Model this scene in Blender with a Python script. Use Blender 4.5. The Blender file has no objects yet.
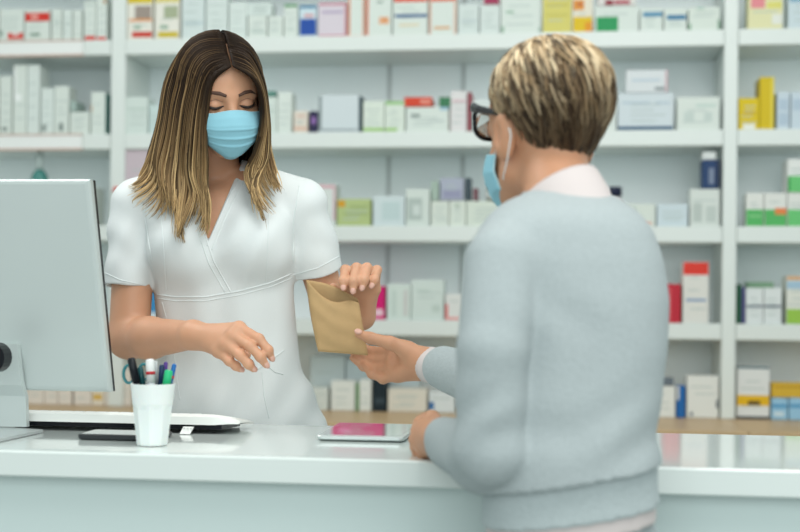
import bpy, math, random
import numpy as np
from mathutils import Vector, Matrix
from mathutils.bvhtree import BVHTree
random.seed(7); np.random.seed(7)
S = bpy.context.scene
COL = S.collection
F = 1250.0
CAMZ = 1.2
# ------------------------------------------------------------------ camera
cd = bpy.data.cameras.new('camera'); cam = bpy.data.objects.new('camera', cd); COL.objects.link(cam)
cd.sensor_width = 36; cd.lens = F/800*36; cd.shift_y = 34/800
YAW, ROLL = .125, .0095
CR = (Matrix.Rotation(YAW, 3, 'Z') @ Matrix.Rotation(math.pi/2, 3, 'X') @ Matrix.Rotation(ROLL, 3, 'Z'))
cam.matrix_world = Matrix.Translation((0, 0, CAMZ)) @ CR.to_4x4()
cd.dof.use_dof = True; cd.dof.focus_distance = 2.30; cd.dof.aperture_fstop = 2.5
cd.clip_start = .05
S.camera = cam
CRn = np.array(CR); CL = np.array((0, 0, CAMZ))
def C(px, py, d):                       # place-frame measured from the lens: right, away, up (metres)
    return np.array(((px-400)/F*d, d, (300-py)/F*d))
def Wn(v):                              # that frame -> world, arrays (n,3)
    v = np.atleast_2d(v)
    return np.stack((v[:, 0], v[:, 2], -v[:, 1]), 1) @ CRn.T + CL
def P(px, py, d): return Vector(Wn(C(px, py, d))[0])
def ray(px, py):
    v = P(px, py, 1.0) - Vector(CL); return v
def onY(px, py, Y): v = ray(px, py); t = Y/v.y; return Vector(CL) + v*t
def onZ(px, py, Z): v = ray(px, py); t = (Z-CAMZ)/v.z; return Vector(CL) + v*t
# ------------------------------------------------------------------ materials
MATS = {}
def mat(name, col, rough=.5, metal=0, noise=0, nscale=30, bump=0, bscale=200, sss=0, coat=0, emit=0, trans=0, spec=.5, alpha=1):
    if name in MATS: return MATS[name]
    m = bpy.data.materials.new(name); m.use_nodes = True; nt = m.node_tree; b = nt.nodes['Principled BSDF']
    b.inputs['Base Color'].default_value = (*col, 1); b.inputs['Roughness'].default_value = rough
    b.inputs['Metallic'].default_value = metal; b.inputs['Coat Weight'].default_value = coat
    b.inputs['Specular IOR Level'].default_value = spec
    b.inputs['Transmission Weight'].default_value = trans; b.inputs['Alpha'].default_value = alpha
    tc = nt.nodes.new('ShaderNodeTexCoord')
    if sss:
        b.inputs['Subsurface Weight'].default_value = sss; b.inputs['Subsurface Radius'].default_value = (1, .35, .2); b.inputs['Subsurface Scale'].default_value = .008
    if noise:
        n = nt.nodes.new('ShaderNodeTexNoise'); n.inputs['Scale'].default_value = nscale; n.inputs['Detail'].default_value = 4
        nt.links.new(tc.outputs['Object'], n.inputs['Vector'])
        mx = nt.nodes.new('ShaderNodeMix'); mx.data_type = 'RGBA'
        mx.inputs['A'].default_value = (*[c*(1-noise) for c in col], 1); mx.inputs['B'].default_value = (*[min(1, c*(1+noise)) for c in col], 1)
        nt.links.new(n.outputs['Fac'], mx.inputs['Factor']); nt.links.new(mx.outputs['Result'], b.inputs['Base Color'])
    if bump:
        n = nt.nodes.new('ShaderNodeTexNoise'); n.inputs['Scale'].default_value = bscale; n.inputs['Detail'].default_value = 3
        nt.links.new(tc.outputs['Object'], n.inputs['Vector'])
        bp = nt.nodes.new('ShaderNodeBump'); bp.inputs['Strength'].default_value = bump; bp.inputs['Distance'].default_value = .004
        nt.links.new(n.outputs['Fac'], bp.inputs['Height']); nt.links.new(bp.outputs['Normal'], b.inputs['Normal'])
    MATS[name] = m; return m
def hx(s):                              # sRGB hex -> linear
    s = s.lstrip('#'); v = [int(s[i:i+2], 16)/255 for i in (0, 2, 4)]
    return tuple(c/12.92 if c <= .04045 else ((c+.055)/1.055)**2.4 for c in v)
def cm(h, rough=.45): return mat('print_'+h, tuple(c*.88 for c in hx(h)), rough, spec=.25)
WHITE = mat('white_laminate', (.68, .73, .70), .35, noise=.01)
COUNTER = mat('gloss_white_counter', (.70, .76, .74), .10, noise=.015, nscale=3, coat=.35, spec=.5)
PANEL = mat('pale_panel', (.62, .69, .69), .6, noise=.03, nscale=4)
BACK = mat('pale_blue_grey_back', (.84, .91, .92), .6, noise=.03, nscale=3)
# ------------------------------------------------------------------ object helpers
def props(o, label=None, cat=None, group=None, kind=None):
    if label: o['label'] = label
    if cat: o['category'] = cat
    if group: o['group'] = group
    if kind: o['kind'] = kind
    return o
def empty(name, loc, label, cat, group=None):
    o = bpy.data.objects.new(name, None); COL.objects.link(o); o.location = loc; o.empty_display_size = .05
    return props(o, label, cat, group)
def link(name, verts, faces, mats, parent=None, smooth=False, mi=None, loc=None):
    """verts in world coordinates; origin at loc / the parent's place"""
    verts = np.asarray(verts, dtype=float).reshape(-1, 3)
    base = np.array(parent_loc(parent)) if parent else (np.array(loc) if loc is not None else np.array(((verts[:, 0].min()+verts[:, 0].max())/2, (verts[:, 1].min()+verts[:, 1].max())/2, verts[:, 2].min())))
    me = bpy.data.meshes.new(name); me.from_pydata((verts-base).tolist(), [], [list(map(int, f)) for f in faces]); 
    if not isinstance(mats, (list, tuple)): mats = [mats]
    for m in mats: me.materials.append(m)
    if mi is not None: me.polygons.foreach_set('material_index', np.asarray(mi, dtype=np.int32))
    if smooth: me.polygons.foreach_set('use_smooth', [True]*len(me.polygons))
    me.update()
    o = bpy.data.objects.new(name, me); COL.objects.link(o)
    if parent: o.parent = parent
    else: o.location = base
    return o
def parent_loc(p):
    v = Vector((0, 0, 0))
    while p: v = v + p.location; p = p.parent
    return v
class G:                                # collects shapes for ONE mesh
    def __init__(s): s.v = []; s.f = []; s.mi = []
    def add(s, vs, fs, m=0):
        n = len(s.v); s.v += [tuple(v) for v in vs]; s.f += [tuple(i+n for i in f) for f in fs]; s.mi += [m]*len(fs); return s
    def box(s, a, b, m=0, bev=0):
        (x0, y0, z0), (x1, y1, z1) = a, b
        if bev <= 0:
            return s.add([(x0,y0,z0),(x1,y0,z0),(x1,y1,z0),(x0,y1,z0),(x0,y0,z1),(x1,y0,z1),(x1,y1,z1),(x0,y1,z1)],
                  [(0,3,2,1),(4,5,6,7),(0,1,5,4),(1,2,6,5),(2,3,7,6),(3,0,4,7)], m)
        e = min(bev, (x1-x0)/3, (y1-y0)/3, (z1-z0)/3)
        rings = []
        def rr(ins, z): return [(x0+ins+e2x, y0+ins+e2y, z) for e2x, e2y in ()]
        def ring(ins, z):
            xa, xb, ya, yb = x0+ins, x1-ins, y0+ins, y1-ins; c = e*.9
            return [(xa+c,ya,z),(xb-c,ya,z),(xb,ya+c,z),(xb,yb-c,z),(xb-c,yb,z),(xa+c,yb,z),(xa,yb-c,z),(xa,ya+c,z)]
        rings = [ring(e, z0), ring(0, z0+e), ring(0, z1-e), ring(e, z1)]
        return s.loft(rings, m)
    def loft(s, rings, m=0, caps=True, closed=True):
        n = len(rings[0]); vs = [p for r in rings for p in r]; fs = []
        for i in range(len(rings)-1):
            for j in range(n if closed else n-1):
                k = (j+1) % n; fs.append((i*n+j, i*n+k, (i+1)*n+k, (i+1)*n+j))
        if caps: fs.append(tuple(reversed(range(n)))); fs.append(tuple((len(rings)-1)*n+j for j in range(n)))
        return s.add(vs, fs, m)
    def tube(s, pts, r, n=8, m=0, caps=True, flat=1.0):
        pts = [np.array(p, dtype=float) for p in pts]; N = len(pts)
        rs = r if hasattr(r, '__len__') else [r]*N
        rings = []; up = None
        for i, p in enumerate(pts):
            t = pts[min(i+1, N-1)]-pts[max(i-1, 0)]; t = t/(np.linalg.norm(t)+1e-9)
            if up is None: up = np.array((0, 0, 1.)) if abs(t[2]) < .9 else np.array((1., 0, 0))
            a = np.cross(t, up); a /= np.linalg.norm(a)+1e-9; b = np.cross(a, t); up = b
            rings.append([p+(a*math.cos(2*math.pi*k/n)+b*flat*math.sin(2*math.pi*k/n))*rs[i] for k in range(n)])
        return s.loft(rings, m, caps)
    def lathe(s, prof, c, n=24, m=0, caps=True, face=None):
        rings = []
        for r, z in prof: rings.append([(c[0]+r*math.cos(2*math.pi*k/n), c[1]+r*math.sin(2*math.pi*k/n), c[2]+z) for k in range(n)])
        return s.loft(rings, m, caps)
    def quad(s, a, b, c, d, m=0): return s.add([a, b, c, d], [(0, 1, 2, 3)], m)
    def sphere(s, c, r, m=0, n=10, R=None):
        rings = []
        for i in range(1, n):
            th = math.pi*i/n
            ring = []
            for k in range(2*n):
                ph = 2*math.pi*k/(2*n); q = np.array((r[0]*math.sin(th)*math.cos(ph), r[1]*math.sin(th)*math.sin(ph), -r[2]*math.cos(th)))
                if R is not None: q = R @ q
                ring.append(np.array(c)+q)
            rings.append(ring)
        return s.loft(rings, m)
    def build(s, name, mats, parent=None, smooth=False, loc=None): return link(name, s.v, s.f, mats, parent, smooth, s.mi, loc)
# ------------------------------------------------------------------ the setting
YS = 4.28                              # front of the shelving
YB = 4.56
CT = .965                              # counter height
YF, YK = 1.818, 2.294                  # front and back edge of the counter top
floor_m = mat('pale_floor', (.34, .36, .35), .3, noise=.05, nscale=2)
props(G().box((-4, -1.5, -.05), (4, 4.8, 0)).build('floor', floor_m), kind='structure')
props(G().box((-4, 4.66, 0), (4, 4.8, 3)).build('wall_back', PANEL), kind='structure')
# shelving units
ZS = [2.116, 1.781, 1.456, 1.131]
WOODZ = .812
TH = .055
def xat(px, Y=YS, py=250): return onY(px, py, Y).x
pl0, pl1 = xat(109), xat(123.5)
pr0, pr1 = xat(722.5), xat(736.5)
bays = [('left', xat(-330), pl0, pl1), ('mid', pl1, pr0, pr1), ('right', pr1, xat(1150), xat(1165))]
labs = {'left': 'white wall shelving bay at the far left, with price rails on its shelves',
        'mid': 'wide white wall shelving bay in the middle, behind both women',
        'right': 'white wall shelving bay at the far right edge of the photo'}
wood = mat('light_oak', (.52, .36, .20), .4, noise=.18, nscale=9)
rail_m = mat('price_rail', (.78, .80, .78), .3); beige = mat('beige_rail_edge', (.55, .42, .36), .5)
for nm, x0, x1, xp in bays:
    r = empty('wall_shelving', ((x0+xp)/2, YS+.17, WOODZ), labs[nm], 'shelving', 'white wall shelving')
    G().box((x0, YB-.01, WOODZ), (xp, YB+.01, 2.75)).build('back_panel', BACK, r)
    G().box((x1, YS+.004, WOODZ), (xp, YB-.01, 2.75), bev=.002).build('post', WHITE, r)
    for z in ZS+[2.44]:
        sh = G().box((x0+.001, YS, z-TH), (x1-.001, YB-.01, z), bev=.003).build('shelf', WHITE, r)
        if nm == 'left' and z in ZS[:2]:
            xe = xat(82)
            g = G().box((x0+.01, YS-.012, z-TH+.004), (xe, YS-.0005, z-.004)).box((x0+.01, YS-.014, z-.006), (xe, YS-.0005, z), 1).box((x0+.01, YS-.014, z-TH-.004), (xe, YS-.0005, z-TH+.004), 1)
            g.build('price_rail', [rail_m, beige], sh)
    if nm == 'mid':
        for px in (388, 462):
            xx = xat(px, YB-.01); G().box((xx-.007, YB-.016, WOODZ), (xx+.007, YB-.0105, 2.7)).build('slotted_rail', mat('grey_rail', (.50, .55, .55), .5), r)
    bl = {'left': 'white base cabinet with oak top under the leftmost shelving bay', 'mid': 'long white base cabinet with oak top under the middle shelving bay',
          'right': 'white base cabinet with oak top under the rightmost shelving bay'}[nm]
    b = empty('base_cabinet', ((x0+xp)/2, 4.25, 0), bl, 'cabinet', 'base cabinets under the shelving')
    xa, xb = (x0 if nm == 'left' else x0-.012), xp-.014
    G().box((xa, 3.90, .0), (xb, YB-.01, WOODZ-.032)).build('body', WHITE, b)
    G().box((xa, 3.88, WOODZ-.031), (xb, YB-.012, WOODZ-.001), bev=.002).build('oak_top', wood, b)
    n = 3 if nm == 'mid' else 2
    for i in range(n):
        w = (xb-xa)/n
        dr = G().box((xa+i*w+.004, 3.88, .08), (xa+(i+1)*w-.004, 3.899, WOODZ-.04), bev=.002).build('door', WHITE, b)
        G().tube([(xa+(i+.9)*w, 3.865, .55), (xa+(i+.9)*w, 3.865, .68)], .006).build('handle', mat('brushed_steel', (.6, .6, .6), .3, 1), dr)
# the counter
ct = empty('sales_counter', (0, (YF+YK)/2, 0), 'glossy white pharmacy counter running across the foreground', 'counter')
G().box((-2.2, YF, CT-.04), (1.9, YK, CT), bev=.003).build('counter_top', COUNTER, ct)
G().box((-2.15, YF+.035, 0), (1.85, YF+.06, CT-.0405)).build('front_panel', mat('counter_front', (.60, .70, .69), .35, noise=.02, nscale=2), ct)
G().box((-2.15, YF+.061, .0), (-2.12, YK-.05, CT-.0405)).build('side_panel', WHITE, ct)
G().box((1.82, YF+.061, .0), (1.85, YK-.05, CT-.0405)).build('side_panel', WHITE, ct)
# ------------------------------------------------------------------ packages on the shelves
ROWZ = ZS+[WOODZ]
GRP = ['packages on the top shelf', 'packages on the second shelf', 'packages on the third shelf', 'packages on the fourth shelf', 'packages on the oak base top']
W_, CRM, PB = 'dde6df', 'e8e4da', 'd3e0e4'
XO = {}
def carton(row, x0, x1, yt, col, label, bands=(), yb=None, dep=None, back=0.0, kind='medicine_box', side=None, lines=2, cat='box'):
    """bands: (px0, px1, py0, py1, colour) printed areas on the front"""
    Y = YS+.012+back if row < 4 else YS+.02+back
    zb = ROWZ[row]
    mid = (x0+x1)/2
    X0, X1 = onY(x0, yt, Y).x+.0006, onY(x1, yt, Y).x-.0006
    if yb is not None: zb = onY(mid, yb, Y).z
    zt = onY(mid, yt, Y).z
    dep = dep or random.uniform(.06, .11)
    g = G(); g.box((X0, Y, zb+.0004), (X1, Y+dep, zt), 0, .0012)
    mats = [cm(col)]
    def mi(c):
        m = cm(c)
        if m not in mats: mats.append(m)
        return mats.index(m)
    h = zt-zb
    if side: g.box((X1-.0012, Y+.003, zb+.003), (X1+.0004, Y+dep-.003, zt-.003), mi(side))
    for k, (a, b, c, d, cc) in enumerate(bands):
        A, B = onY(a, c, Y-.0005), onY(b, d, Y-.0005)
        xa, xb = max(A.x, X0+.001), min(B.x, X1-.001); za, zc = min(A.z, zt-.001), max(B.z, zb+.001)
        if xb > xa and za > zc: g.box((xa, Y-.0004-.0002*k, zc), (xb, Y+.0002, za), mi(cc))
    if lines and h > .02:
        gm = mi('b9c6c2'); ln = random.Random(int(x0*7+yt))
        for k in range(lines+2):
            zz = zb+h*(.2+.62*(k+ln.random()*.5)/(lines+2)); xa = X0+(X1-X0)*ln.uniform(.1, .3); xb = X1-(X1-X0)*ln.uniform(.1, .4)
            if not any(onY(a, c, Y).z > zz > onY(b, d, Y).z for a, b, c, d, _ in bands):
                g.box((xa, Y-.0003, zz), (xb, Y+.0001, zz+.0035), gm)
    o = g.build(kind, mats); props(o, label, cat, GRP[row]); return o
B = carton
R_, GR, BL = 'd83a30', '2f9e5b', '2a56a8'
# top shelf, left bay
B(0, -22, -1, 10, W_, 'white carton cut by the left photo edge on the top shelf')
B(0, 0, 24, 9, W_, 'white carton with a red patch at its base, top shelf far left', [(0, 3, 31, 36, '8fa79b'), (8, 23, 33, 39, R_), (12, 19, 33, 36, 'e9c9c4')])
B(0, 25, 50, 9, W_, 'white carton with a red band near its top, top shelf of the left bay', [(25, 50, 13, 21, R_), (31, 38, 15, 19, 'eda99f'), (30, 40, 33, 36, '8aa395')])
B(0, 51.5, 62, 9, W_, 'slim white carton right of the red-banded carton on the top shelf', [(53, 61, 21, 23, 'bfcdc6')])
B(0, 63, 72, 10, 'dfe9e3', 'slim plain white carton, middle one of three slim cartons, top left shelf', [(64, 71, 24, 25, 'c0cdc7')])
B(0, 73, 82, 10, W_, 'slim plain white carton just left of the two red-based cartons')
B(0, 84, 96, 1, W_, 'tall white carton with red base, left one of the pair beside the left post', [(85, 96, 36, 40, R_), (86, 95, 4, 6, 'c3d0ca')])
B(0, 96.5, 107, -3, W_, 'tall white carton with red base, right one touching the left post', [(97, 106, 37, 40, R_), (103, 107, 0, 3, 'b08a55')])
# top shelf, middle bay
B(0, 127.5, 153, -12, 'eceadf', 'white carton with brown picture and red strip on the top shelf', [(128, 153, -12, 3, 'd8c233'), (135, 151, 6, 19, 'a0948a'), (129, 153, 19, 21, 'e39a5c'), (132, 152, 32, 37, 'cc3428'), (134, 141, 26, 29, '9fb8a4')])
B(0, 155, 180, -10, 'eceadf', 'white carton with green-grey picture and mustard strip on the top shelf', [(155, 180, -10, 2, 'dcd07a'), (164, 178, 6, 18, 'a9b394'), (158, 178, 32, 37, 'cfb92c'), (160, 168, 25, 29, '9fb8a4')])
B(0, 182, 205, -8, 'd6e2e0', 'pale blue-white carton beside the mustard-strip carton, above the fair hair', [(184, 203, 22, 24, 'b9ccd0')])
B(0, 206, 228, -6, 'd9e4e0', 'pale carton directly above the parting of the fair-haired woman')
B(0, 229, 247, 2, 'dbe6e1', 'pale carton right above the forehead of the fair-haired woman, top shelf')
B(0, 248, 267, 16, W_, 'low white carton left of two small white cartons, top shelf', [(250, 265, 30, 32, 'c4d2cb')])
B(0, 247, 272, 3, 'd9e5e0', 'pale flat carton lying on the low white cartons of the top shelf', yb=16)
B(0, 268, 283, 16, W_, 'low white carton in the middle of the white group, top shelf')
B(0, 284, 298, 4, W_, 'white carton with a green cap patch left of the blue carton', [(284, 297, 4, 7, '5f9b6a'), (286, 294, 28, 30, 'c4d2cb')])
B(0, 299, 317, 5, 'cfe3ea', 'white carton with a dark blue lower half on the top shelf', [(299, 317, 5, 8, '3f7fa5'), (300, 316, 19, 35, '1f4fa6'), (304, 314, 14, 17, 'd9a7ad')])
B(0, 318, 347, 2, 'dcd3dc', 'lilac carton with a pink frame right of the blue carton', [(319, 347, 3, 5, 'c98b9b'), (345, 347, 3, 37, 'd07b82'), (319, 347, 35, 37, 'c9718a'), (322, 343, 11, 13, 'b7a9c4')])
B(0, 348, 365, -6, W_, 'narrow white carton with orange edges on the top shelf', [(348, 350, -6, 37, 'e59b7c'), (363, 365, -6, 37, 'e59b7c'), (348, 365, 35.5, 37.5, 'e58a64')])
B(0, 366, 392, -6, W_, 'white carton with an orange oval print on the top shelf', [(366, 368.5, -6, 37, 'e5927a'), (379, 389, 17, 24, 'e8b48c'), (382, 387, 18, 22, 'e09a66'), (366, 392, 35.5, 37.5, 'e58a64'), (377, 383, 1, 3, '93a89d')])
B(0, 393, 428, -6, W_, 'wide white carton with a thin blue line and red top edge', [(394, 428, -6, 1.5, 'dd5a48'), (395, 427, 14.5, 17, '2d5c8f'), (393, 428, 35, 37, 'e5a876'), (399, 419, 24, 26, 'e3d7b6')])
B(0, 429, 457, -4, W_, 'white carton with a peach frame and tan mark on the top shelf', [(429, 457, -4, 1, 'dd6a50'), (454, 457, 0, 37, 'e5c7b5'), (434, 450, 26.5, 29, 'dfb184'), (429, 431, 0, 36, 'e2b9a5')])
B(0, 458, 479, 4, 'd8e3df', 'pale plain carton right of the peach-framed carton', [(461, 477, 20, 22, 'c2cfd0')])
B(0, 480, 500, 5, 'dae4e0', 'pale plain carton under the maroon-marked pack, top shelf')
B(0, 483, 500, -9, 'e0dcda', 'small pack with a maroon mark lying atop the pale carton', [(484, 499, -3, 4.5, 'a4365a')], yb=4.5)
B(0, 501, 541, -6, W_, 'large white carton with small green corners above the short-haired woman', [(501, 504, 26, 36, 'a0bda8'), (506, 514, 11, 13, '93b9a0'), (539, 541, 27, 36, '85a892'), (505, 536, 35.5, 37, 'a8c4b2')])
B(0, 543, 572, -14, 'd9d072', 'tall pale yellow carton on the top shelf', [(546, 568, 4, 6, 'c9bf60'), (546, 568, 14, 16, 'cdc466')])
B(0, 573, 593, -10, 'e9e2cf', 'white carton with orange blotch and yellow lower half on the top shelf', [(573, 593, 17, 33, 'e3c01a'), (585, 593, 22, 34, 'e59a20'), (573, 584, 0, 10, 'e39a42'), (577, 583, 3, 6, 'c5643a')])
B(0, 594.5, 639, 6, W_, 'white carton with a solid green rectangle on the top shelf', [(596.5, 618, 17, 31, '23995a')])
B(0, 598, 636, -8, 'e3e0dc', 'flat pack with a dark red mark resting on the green-rectangle carton', [(605, 613, 0, 5, '8e2234'), (614, 630, 0, 4, 'b8606a')], yb=5.5)
B(0, 640, 663, 8, W_, 'white carton with a blue dash, left one of the blue-dash pair', [(643, 663, 12, 16.5, '5f95b4')])
B(0, 664, 687, 8, W_, 'white carton with a blue dash, right one of the blue-dash pair', [(667, 686, 15, 19.5, '3f7ea3')])
B(0, 688.5, 720, 7, 'dde6dd', 'white carton with green corners beside the right post, top shelf', [(689, 691, 24, 32, '7fae8b'), (718, 720, 20, 30, '3f8c5a'), (691, 719, 31, 32.5, 'a3c4ac'), (697, 704, 7, 9, '9cbfae')])
B(0, 748, 783, -14, 'e6e3b4', 'cream yellow pack with a pink square on the top right shelf', [(751, 765, -6, 8, 'e88f96'), (767, 782, 2, 8, 'e2dc7a'), (772, 782, 14, 24, 'e9ebe0')])
B(0, 788, 815, -10, 'd0dee2', 'pale blue-grey pack cut by the right photo edge, top shelf', [(790, 812, -6, 2, '8cb4c8')])
# second shelf
B(1, -20, -1, 80, W_, 'white carton leaving the left photo edge on the second shelf')
B(1, 0, 12, 76, W_, 'white carton at the left photo edge, second shelf', [(2, 7, 127, 131, '8b9793')])
B(1, 13.5, 27, 65, W_, 'tall white carton with a bright round seal, second shelf left', [(15, 21, 94, 101, 'f4f8f6'), (14.5, 16, 68, 98, 'f4f8f6')])
B(1, 27.5, 40, 65, 'dde7e2', 'tall white carton right of the one with a round seal')
B(1, 41, 54, 88, 'dde7e2', 'mid-height white carton with a small dark base mark, left of its twin', [(42, 46, 125, 131, '84908c')])
B(1, 54.5, 69, 86, W_, 'mid-height white carton with a dark base mark, right of its twin', [(59, 63, 123, 131, '7c8a86')])
B(1, 70, 89.5, 112, W_, 'low white carton lying between taller cartons, second shelf left bay')
B(1, 70, 76, 101, 'a9bdb6', 'tiny grey-green pack standing on the low white carton', yb=111.5, lines=0)
B(1, 91, 105.5, 92, W_, 'white carton with teal side next to the left post, second shelf', [(91, 92, 105, 112, 'c08e4a')], side='4f8f87')
B(1, 125, 148, 97, 'd7e3dd', 'pale square carton between the left post and the fair hair', [(128, 146, 108, 110, 'c0d0c8')])
B(1, 149, 163, 105, 'cddfdc', 'pale teal carton just left of the fair hair, second shelf', side='a9c9c4')
B(1, 263, 277, 97, 'dae5de', 'pale carton right of the face mask, second shelf', [(264, 275, 110, 112, 'c0d0c8')])
B(1, 266, 276, 91, '5f8f83', 'small dark green pack lying on the pale carton beside the mask', yb=96.5, lines=0)
B(1, 277.5, 292, 92, 'dfe8e1', 'tall pale carton right of the one topped with dark green')
B(1, 293.5, 308, 111, 'e6ddd0', 'small cream carton with peach base, second shelf', [(294, 308, 127, 130, 'dfb9a4'), (297, 305, 115, 117, 'd9b8aa')])
B(1, 309.5, 318, 111, '2c2a4c', 'small dark purple carton on the second shelf', [(311, 316, 117, 124, '8d6aa8')], lines=0)
B(1, 318.5, 359, 95, 'd5dfe2', 'large pale blue carton with dark edges, second shelf', [(318.5, 321.5, 96, 131, '8a9698'), (320, 357, 129, 131, '9aa6aa')], side='33515a')
B(1, 357.6, 361.8, 96, '2e4a52', 'thin dark teal case between pale blue and green-based cartons', lines=0, back=.004)
B(1, 363, 384.5, 101, 'dfe9dd', 'white carton with a green base line, left of the two green-lined ones', [(363, 385, 128, 131, '9cc86e')])
B(1, 385, 405, 101, 'dfe9dd', 'white carton with green lines at top and base', [(385, 405, 101, 104.5, '9ccb86'), (385, 397, 128, 131, '9cc86e')])
B(1, 406, 449, 107, W_, 'wide white carton carrying the red pack, second shelf', [(411, 420, 114, 117, '8c9a96'), (440, 449, 106, 110, '9cc4d6'), (428, 444, 120, 122, 'c3ceca')], side='c9a98a')
B(1, 404, 432, 97, 'd9482e', 'red pack lying on a wide white carton, second shelf', [(420, 431, 99, 104, 'e58d7c')], yb=106.5, lines=0)
B(1, 439, 451, 97, '3f7d58', 'small dark green pack beside the red pack', yb=106.5, lines=0)
B(1, 450.5, 467, 91, 'e3e1e0', 'tall pale pink-white carton left of the eyeglasses', [(452, 466, 100, 102, 'dcb9c0')])
B(1, 467.5, 472, 92, '9c5860', 'thin maroon carton next to the eyeglasses', lines=0)
B(1, 473, 492, 100, 'dbe3e0', 'pale carton seen behind the eyeglasses')
B(1, 600, 616, 104, 'dfe7e1', 'pale carton touching the back of the short hair')
B(1, 618, 673.5, 93, 'd6e0e4', 'wide pale carton with a navy base line, second shelf', [(618, 674, 126.5, 130, '2c5878'), (622, 650, 102, 103.5, 'b6c8d4'), (655, 670, 102, 103.5, 'b6c8d4')])
B(1, 626, 668, 70, 'dee3e5', 'pale carton with pink edge stacked on the navy-lined one', [(665.5, 668, 70, 92, 'd5b3b8'), (655, 665, 87, 90, '8b9597'), (632, 660, 79, 81, 'c4d3de')], yb=92.6)
B(1, 677, 720, 97, 'dfe7e0', 'white carton beside the right post, second shelf', [(696, 716, 104, 107, 'c9dad2'), (684, 694, 112, 122, 'cbd7d1'), (704, 712, 112, 122, 'cbd7d1')])
B(1, 738.5, 759.5, 98, 'e0c416', 'yellow carton with a white notch, second shelf right bay', [(743, 755, 124, 129, 'eef0e8'), (743, 757, 112, 114, 'cfae10')])
B(1, 760, 774.5, 77, 'd9bd12', 'tall yellow carton right of the squat yellow one', [(771, 774, 77, 129, 'e6d350')])
B(1, 777, 790, 92, 'cddbe4', 'pale blue blister carton right of the yellow cartons', [(779, 788, 99, 110, 'b7c9d8'), (779, 788, 113, 125, 'b7c9d8')], lines=0)
B(1, 791, 808, 92, 'cddbe4', 'pale blue carton cut by the right photo edge, second shelf', [(793, 805, 99, 110, 'b7c9d8')], lines=0)
# third shelf
B(2, 125, 165, 149, 'cdbfc6', 'mauve carton half hidden by the fair hair, third shelf')
B(2, 82, 95, 187, 'dbe2dc', 'pale carton behind the monitor top corner, third shelf', lines=1)
B(2, 308, 336, 184, 'dde4e0', 'white carton with pink top edge beside the white uniform shoulder', [(312, 334, 185, 188, 'dcaab4'), (333.5, 335.5, 186, 220, 'd9b3b9')])
B(2, 337, 371, 199, 'b8c88a', 'yellow-green carton with an orange dot, third shelf', [(338, 345, 200.5, 207, 'd9a02c'), (350, 368, 206, 208, '9fb27a'), (344, 368, 213, 215, 'a3b57f')])
B(2, 373, 405, 196, 'd5e2e3', 'pale blue-white carton right of the yellow-green carton', [(382, 400, 202, 220, 'c6d9d9')])
B(2, 406, 430, 189, 'd9e3dc', 'white carton with a grey panel, third shelf', [(408, 422, 198, 220, 'b7c4be'), (413, 420, 205, 215, 'd5dfda')])
B(2, 431, 449, 201, 'dde5db', 'white carton, leftmost of three under the grey packs')
B(2, 449.5, 466, 201, 'e0e8dd', 'white carton, middle of three under the grey packs', [(454, 460, 204, 207, 'b4c2b4')])
B(2, 466.5, 502, 201, 'dbe4d8', 'wide white carton, rightmost of three under the grey packs')
B(2, 431, 439, 181, 'a9bdb0', 'small grey-green pack standing above the third-shelf cartons', yb=200.5, lines=0)
B(2, 440, 464, 178, 'aeb4c4', 'grey-lilac pack standing on white cartons, third shelf', [(443, 461, 190, 198, '9a9cb6')], yb=200.5, lines=1)
B(2, 465.5, 471, 178, '3c4c55', 'narrow dark slate pack right of the grey-lilac pack', yb=200.5, lines=0)
B(2, 473, 478, 188, '7a5058', 'tiny dull red pack right of the slate pack', yb=200.5, lines=0)
B(2, 622, 655.5, 204, 'dee6dd', 'white carton right of the grey sweater shoulder, third shelf', [(640, 652, 222, 225, 'e5b7a8'), (634, 636, 206, 222, 'c6d2ca')])
B(2, 657, 688, 204, 'd3e1e6', 'glossy pale blue-white carton, third shelf', lines=1)
B(2, 690, 720, 189, 'dde4de', 'white carton under the navy pack beside the right post', [(693, 702, 203, 222, 'c0cac4'), (706, 716, 206, 222, 'c6d0ca')])
B(2, 702.5, 720, 160, '1f3f6b', 'navy pack standing on a white carton beside the right post', [(709, 714, 168, 184, '7d8aa0'), (716, 720, 160, 188, '15294a')], yb=188.6, lines=0)
B(2, 702.5, 716, 152, 'dfe4e2', 'little white pack on top of the navy pack', yb=159.6, lines=0)
gb = [(0, 900, 209.5, 226, '57b765')]
B(2, 746, 764, 193, 'e6e8e2', 'white carton with a green lower half, leftmost of the green-and-white row', [(745, 766, 209.5, 226, '57b765'), (749, 762, 215, 217, '8ccf90')])
B(2, 764.5, 787, 193, 'e6e8e2', 'green and white carton with an orange tag, third shelf right', [(764, 788, 209.5, 226, '57b765'), (775, 787, 208, 214.5, 'e8874a')])
B(2, 787.5, 812, 193, 'e6e8e2', 'green and white carton at the right edge under another one', [(787, 812, 209.5, 226, '6cc878')])
B(2, 787.5, 812, 159, 'e9ece8', 'green and white carton stacked on the row at the right edge', [(787, 812, 176, 192, '6cc878'), (787, 790, 176, 192, '2f9a46')], yb=192.6)
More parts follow.
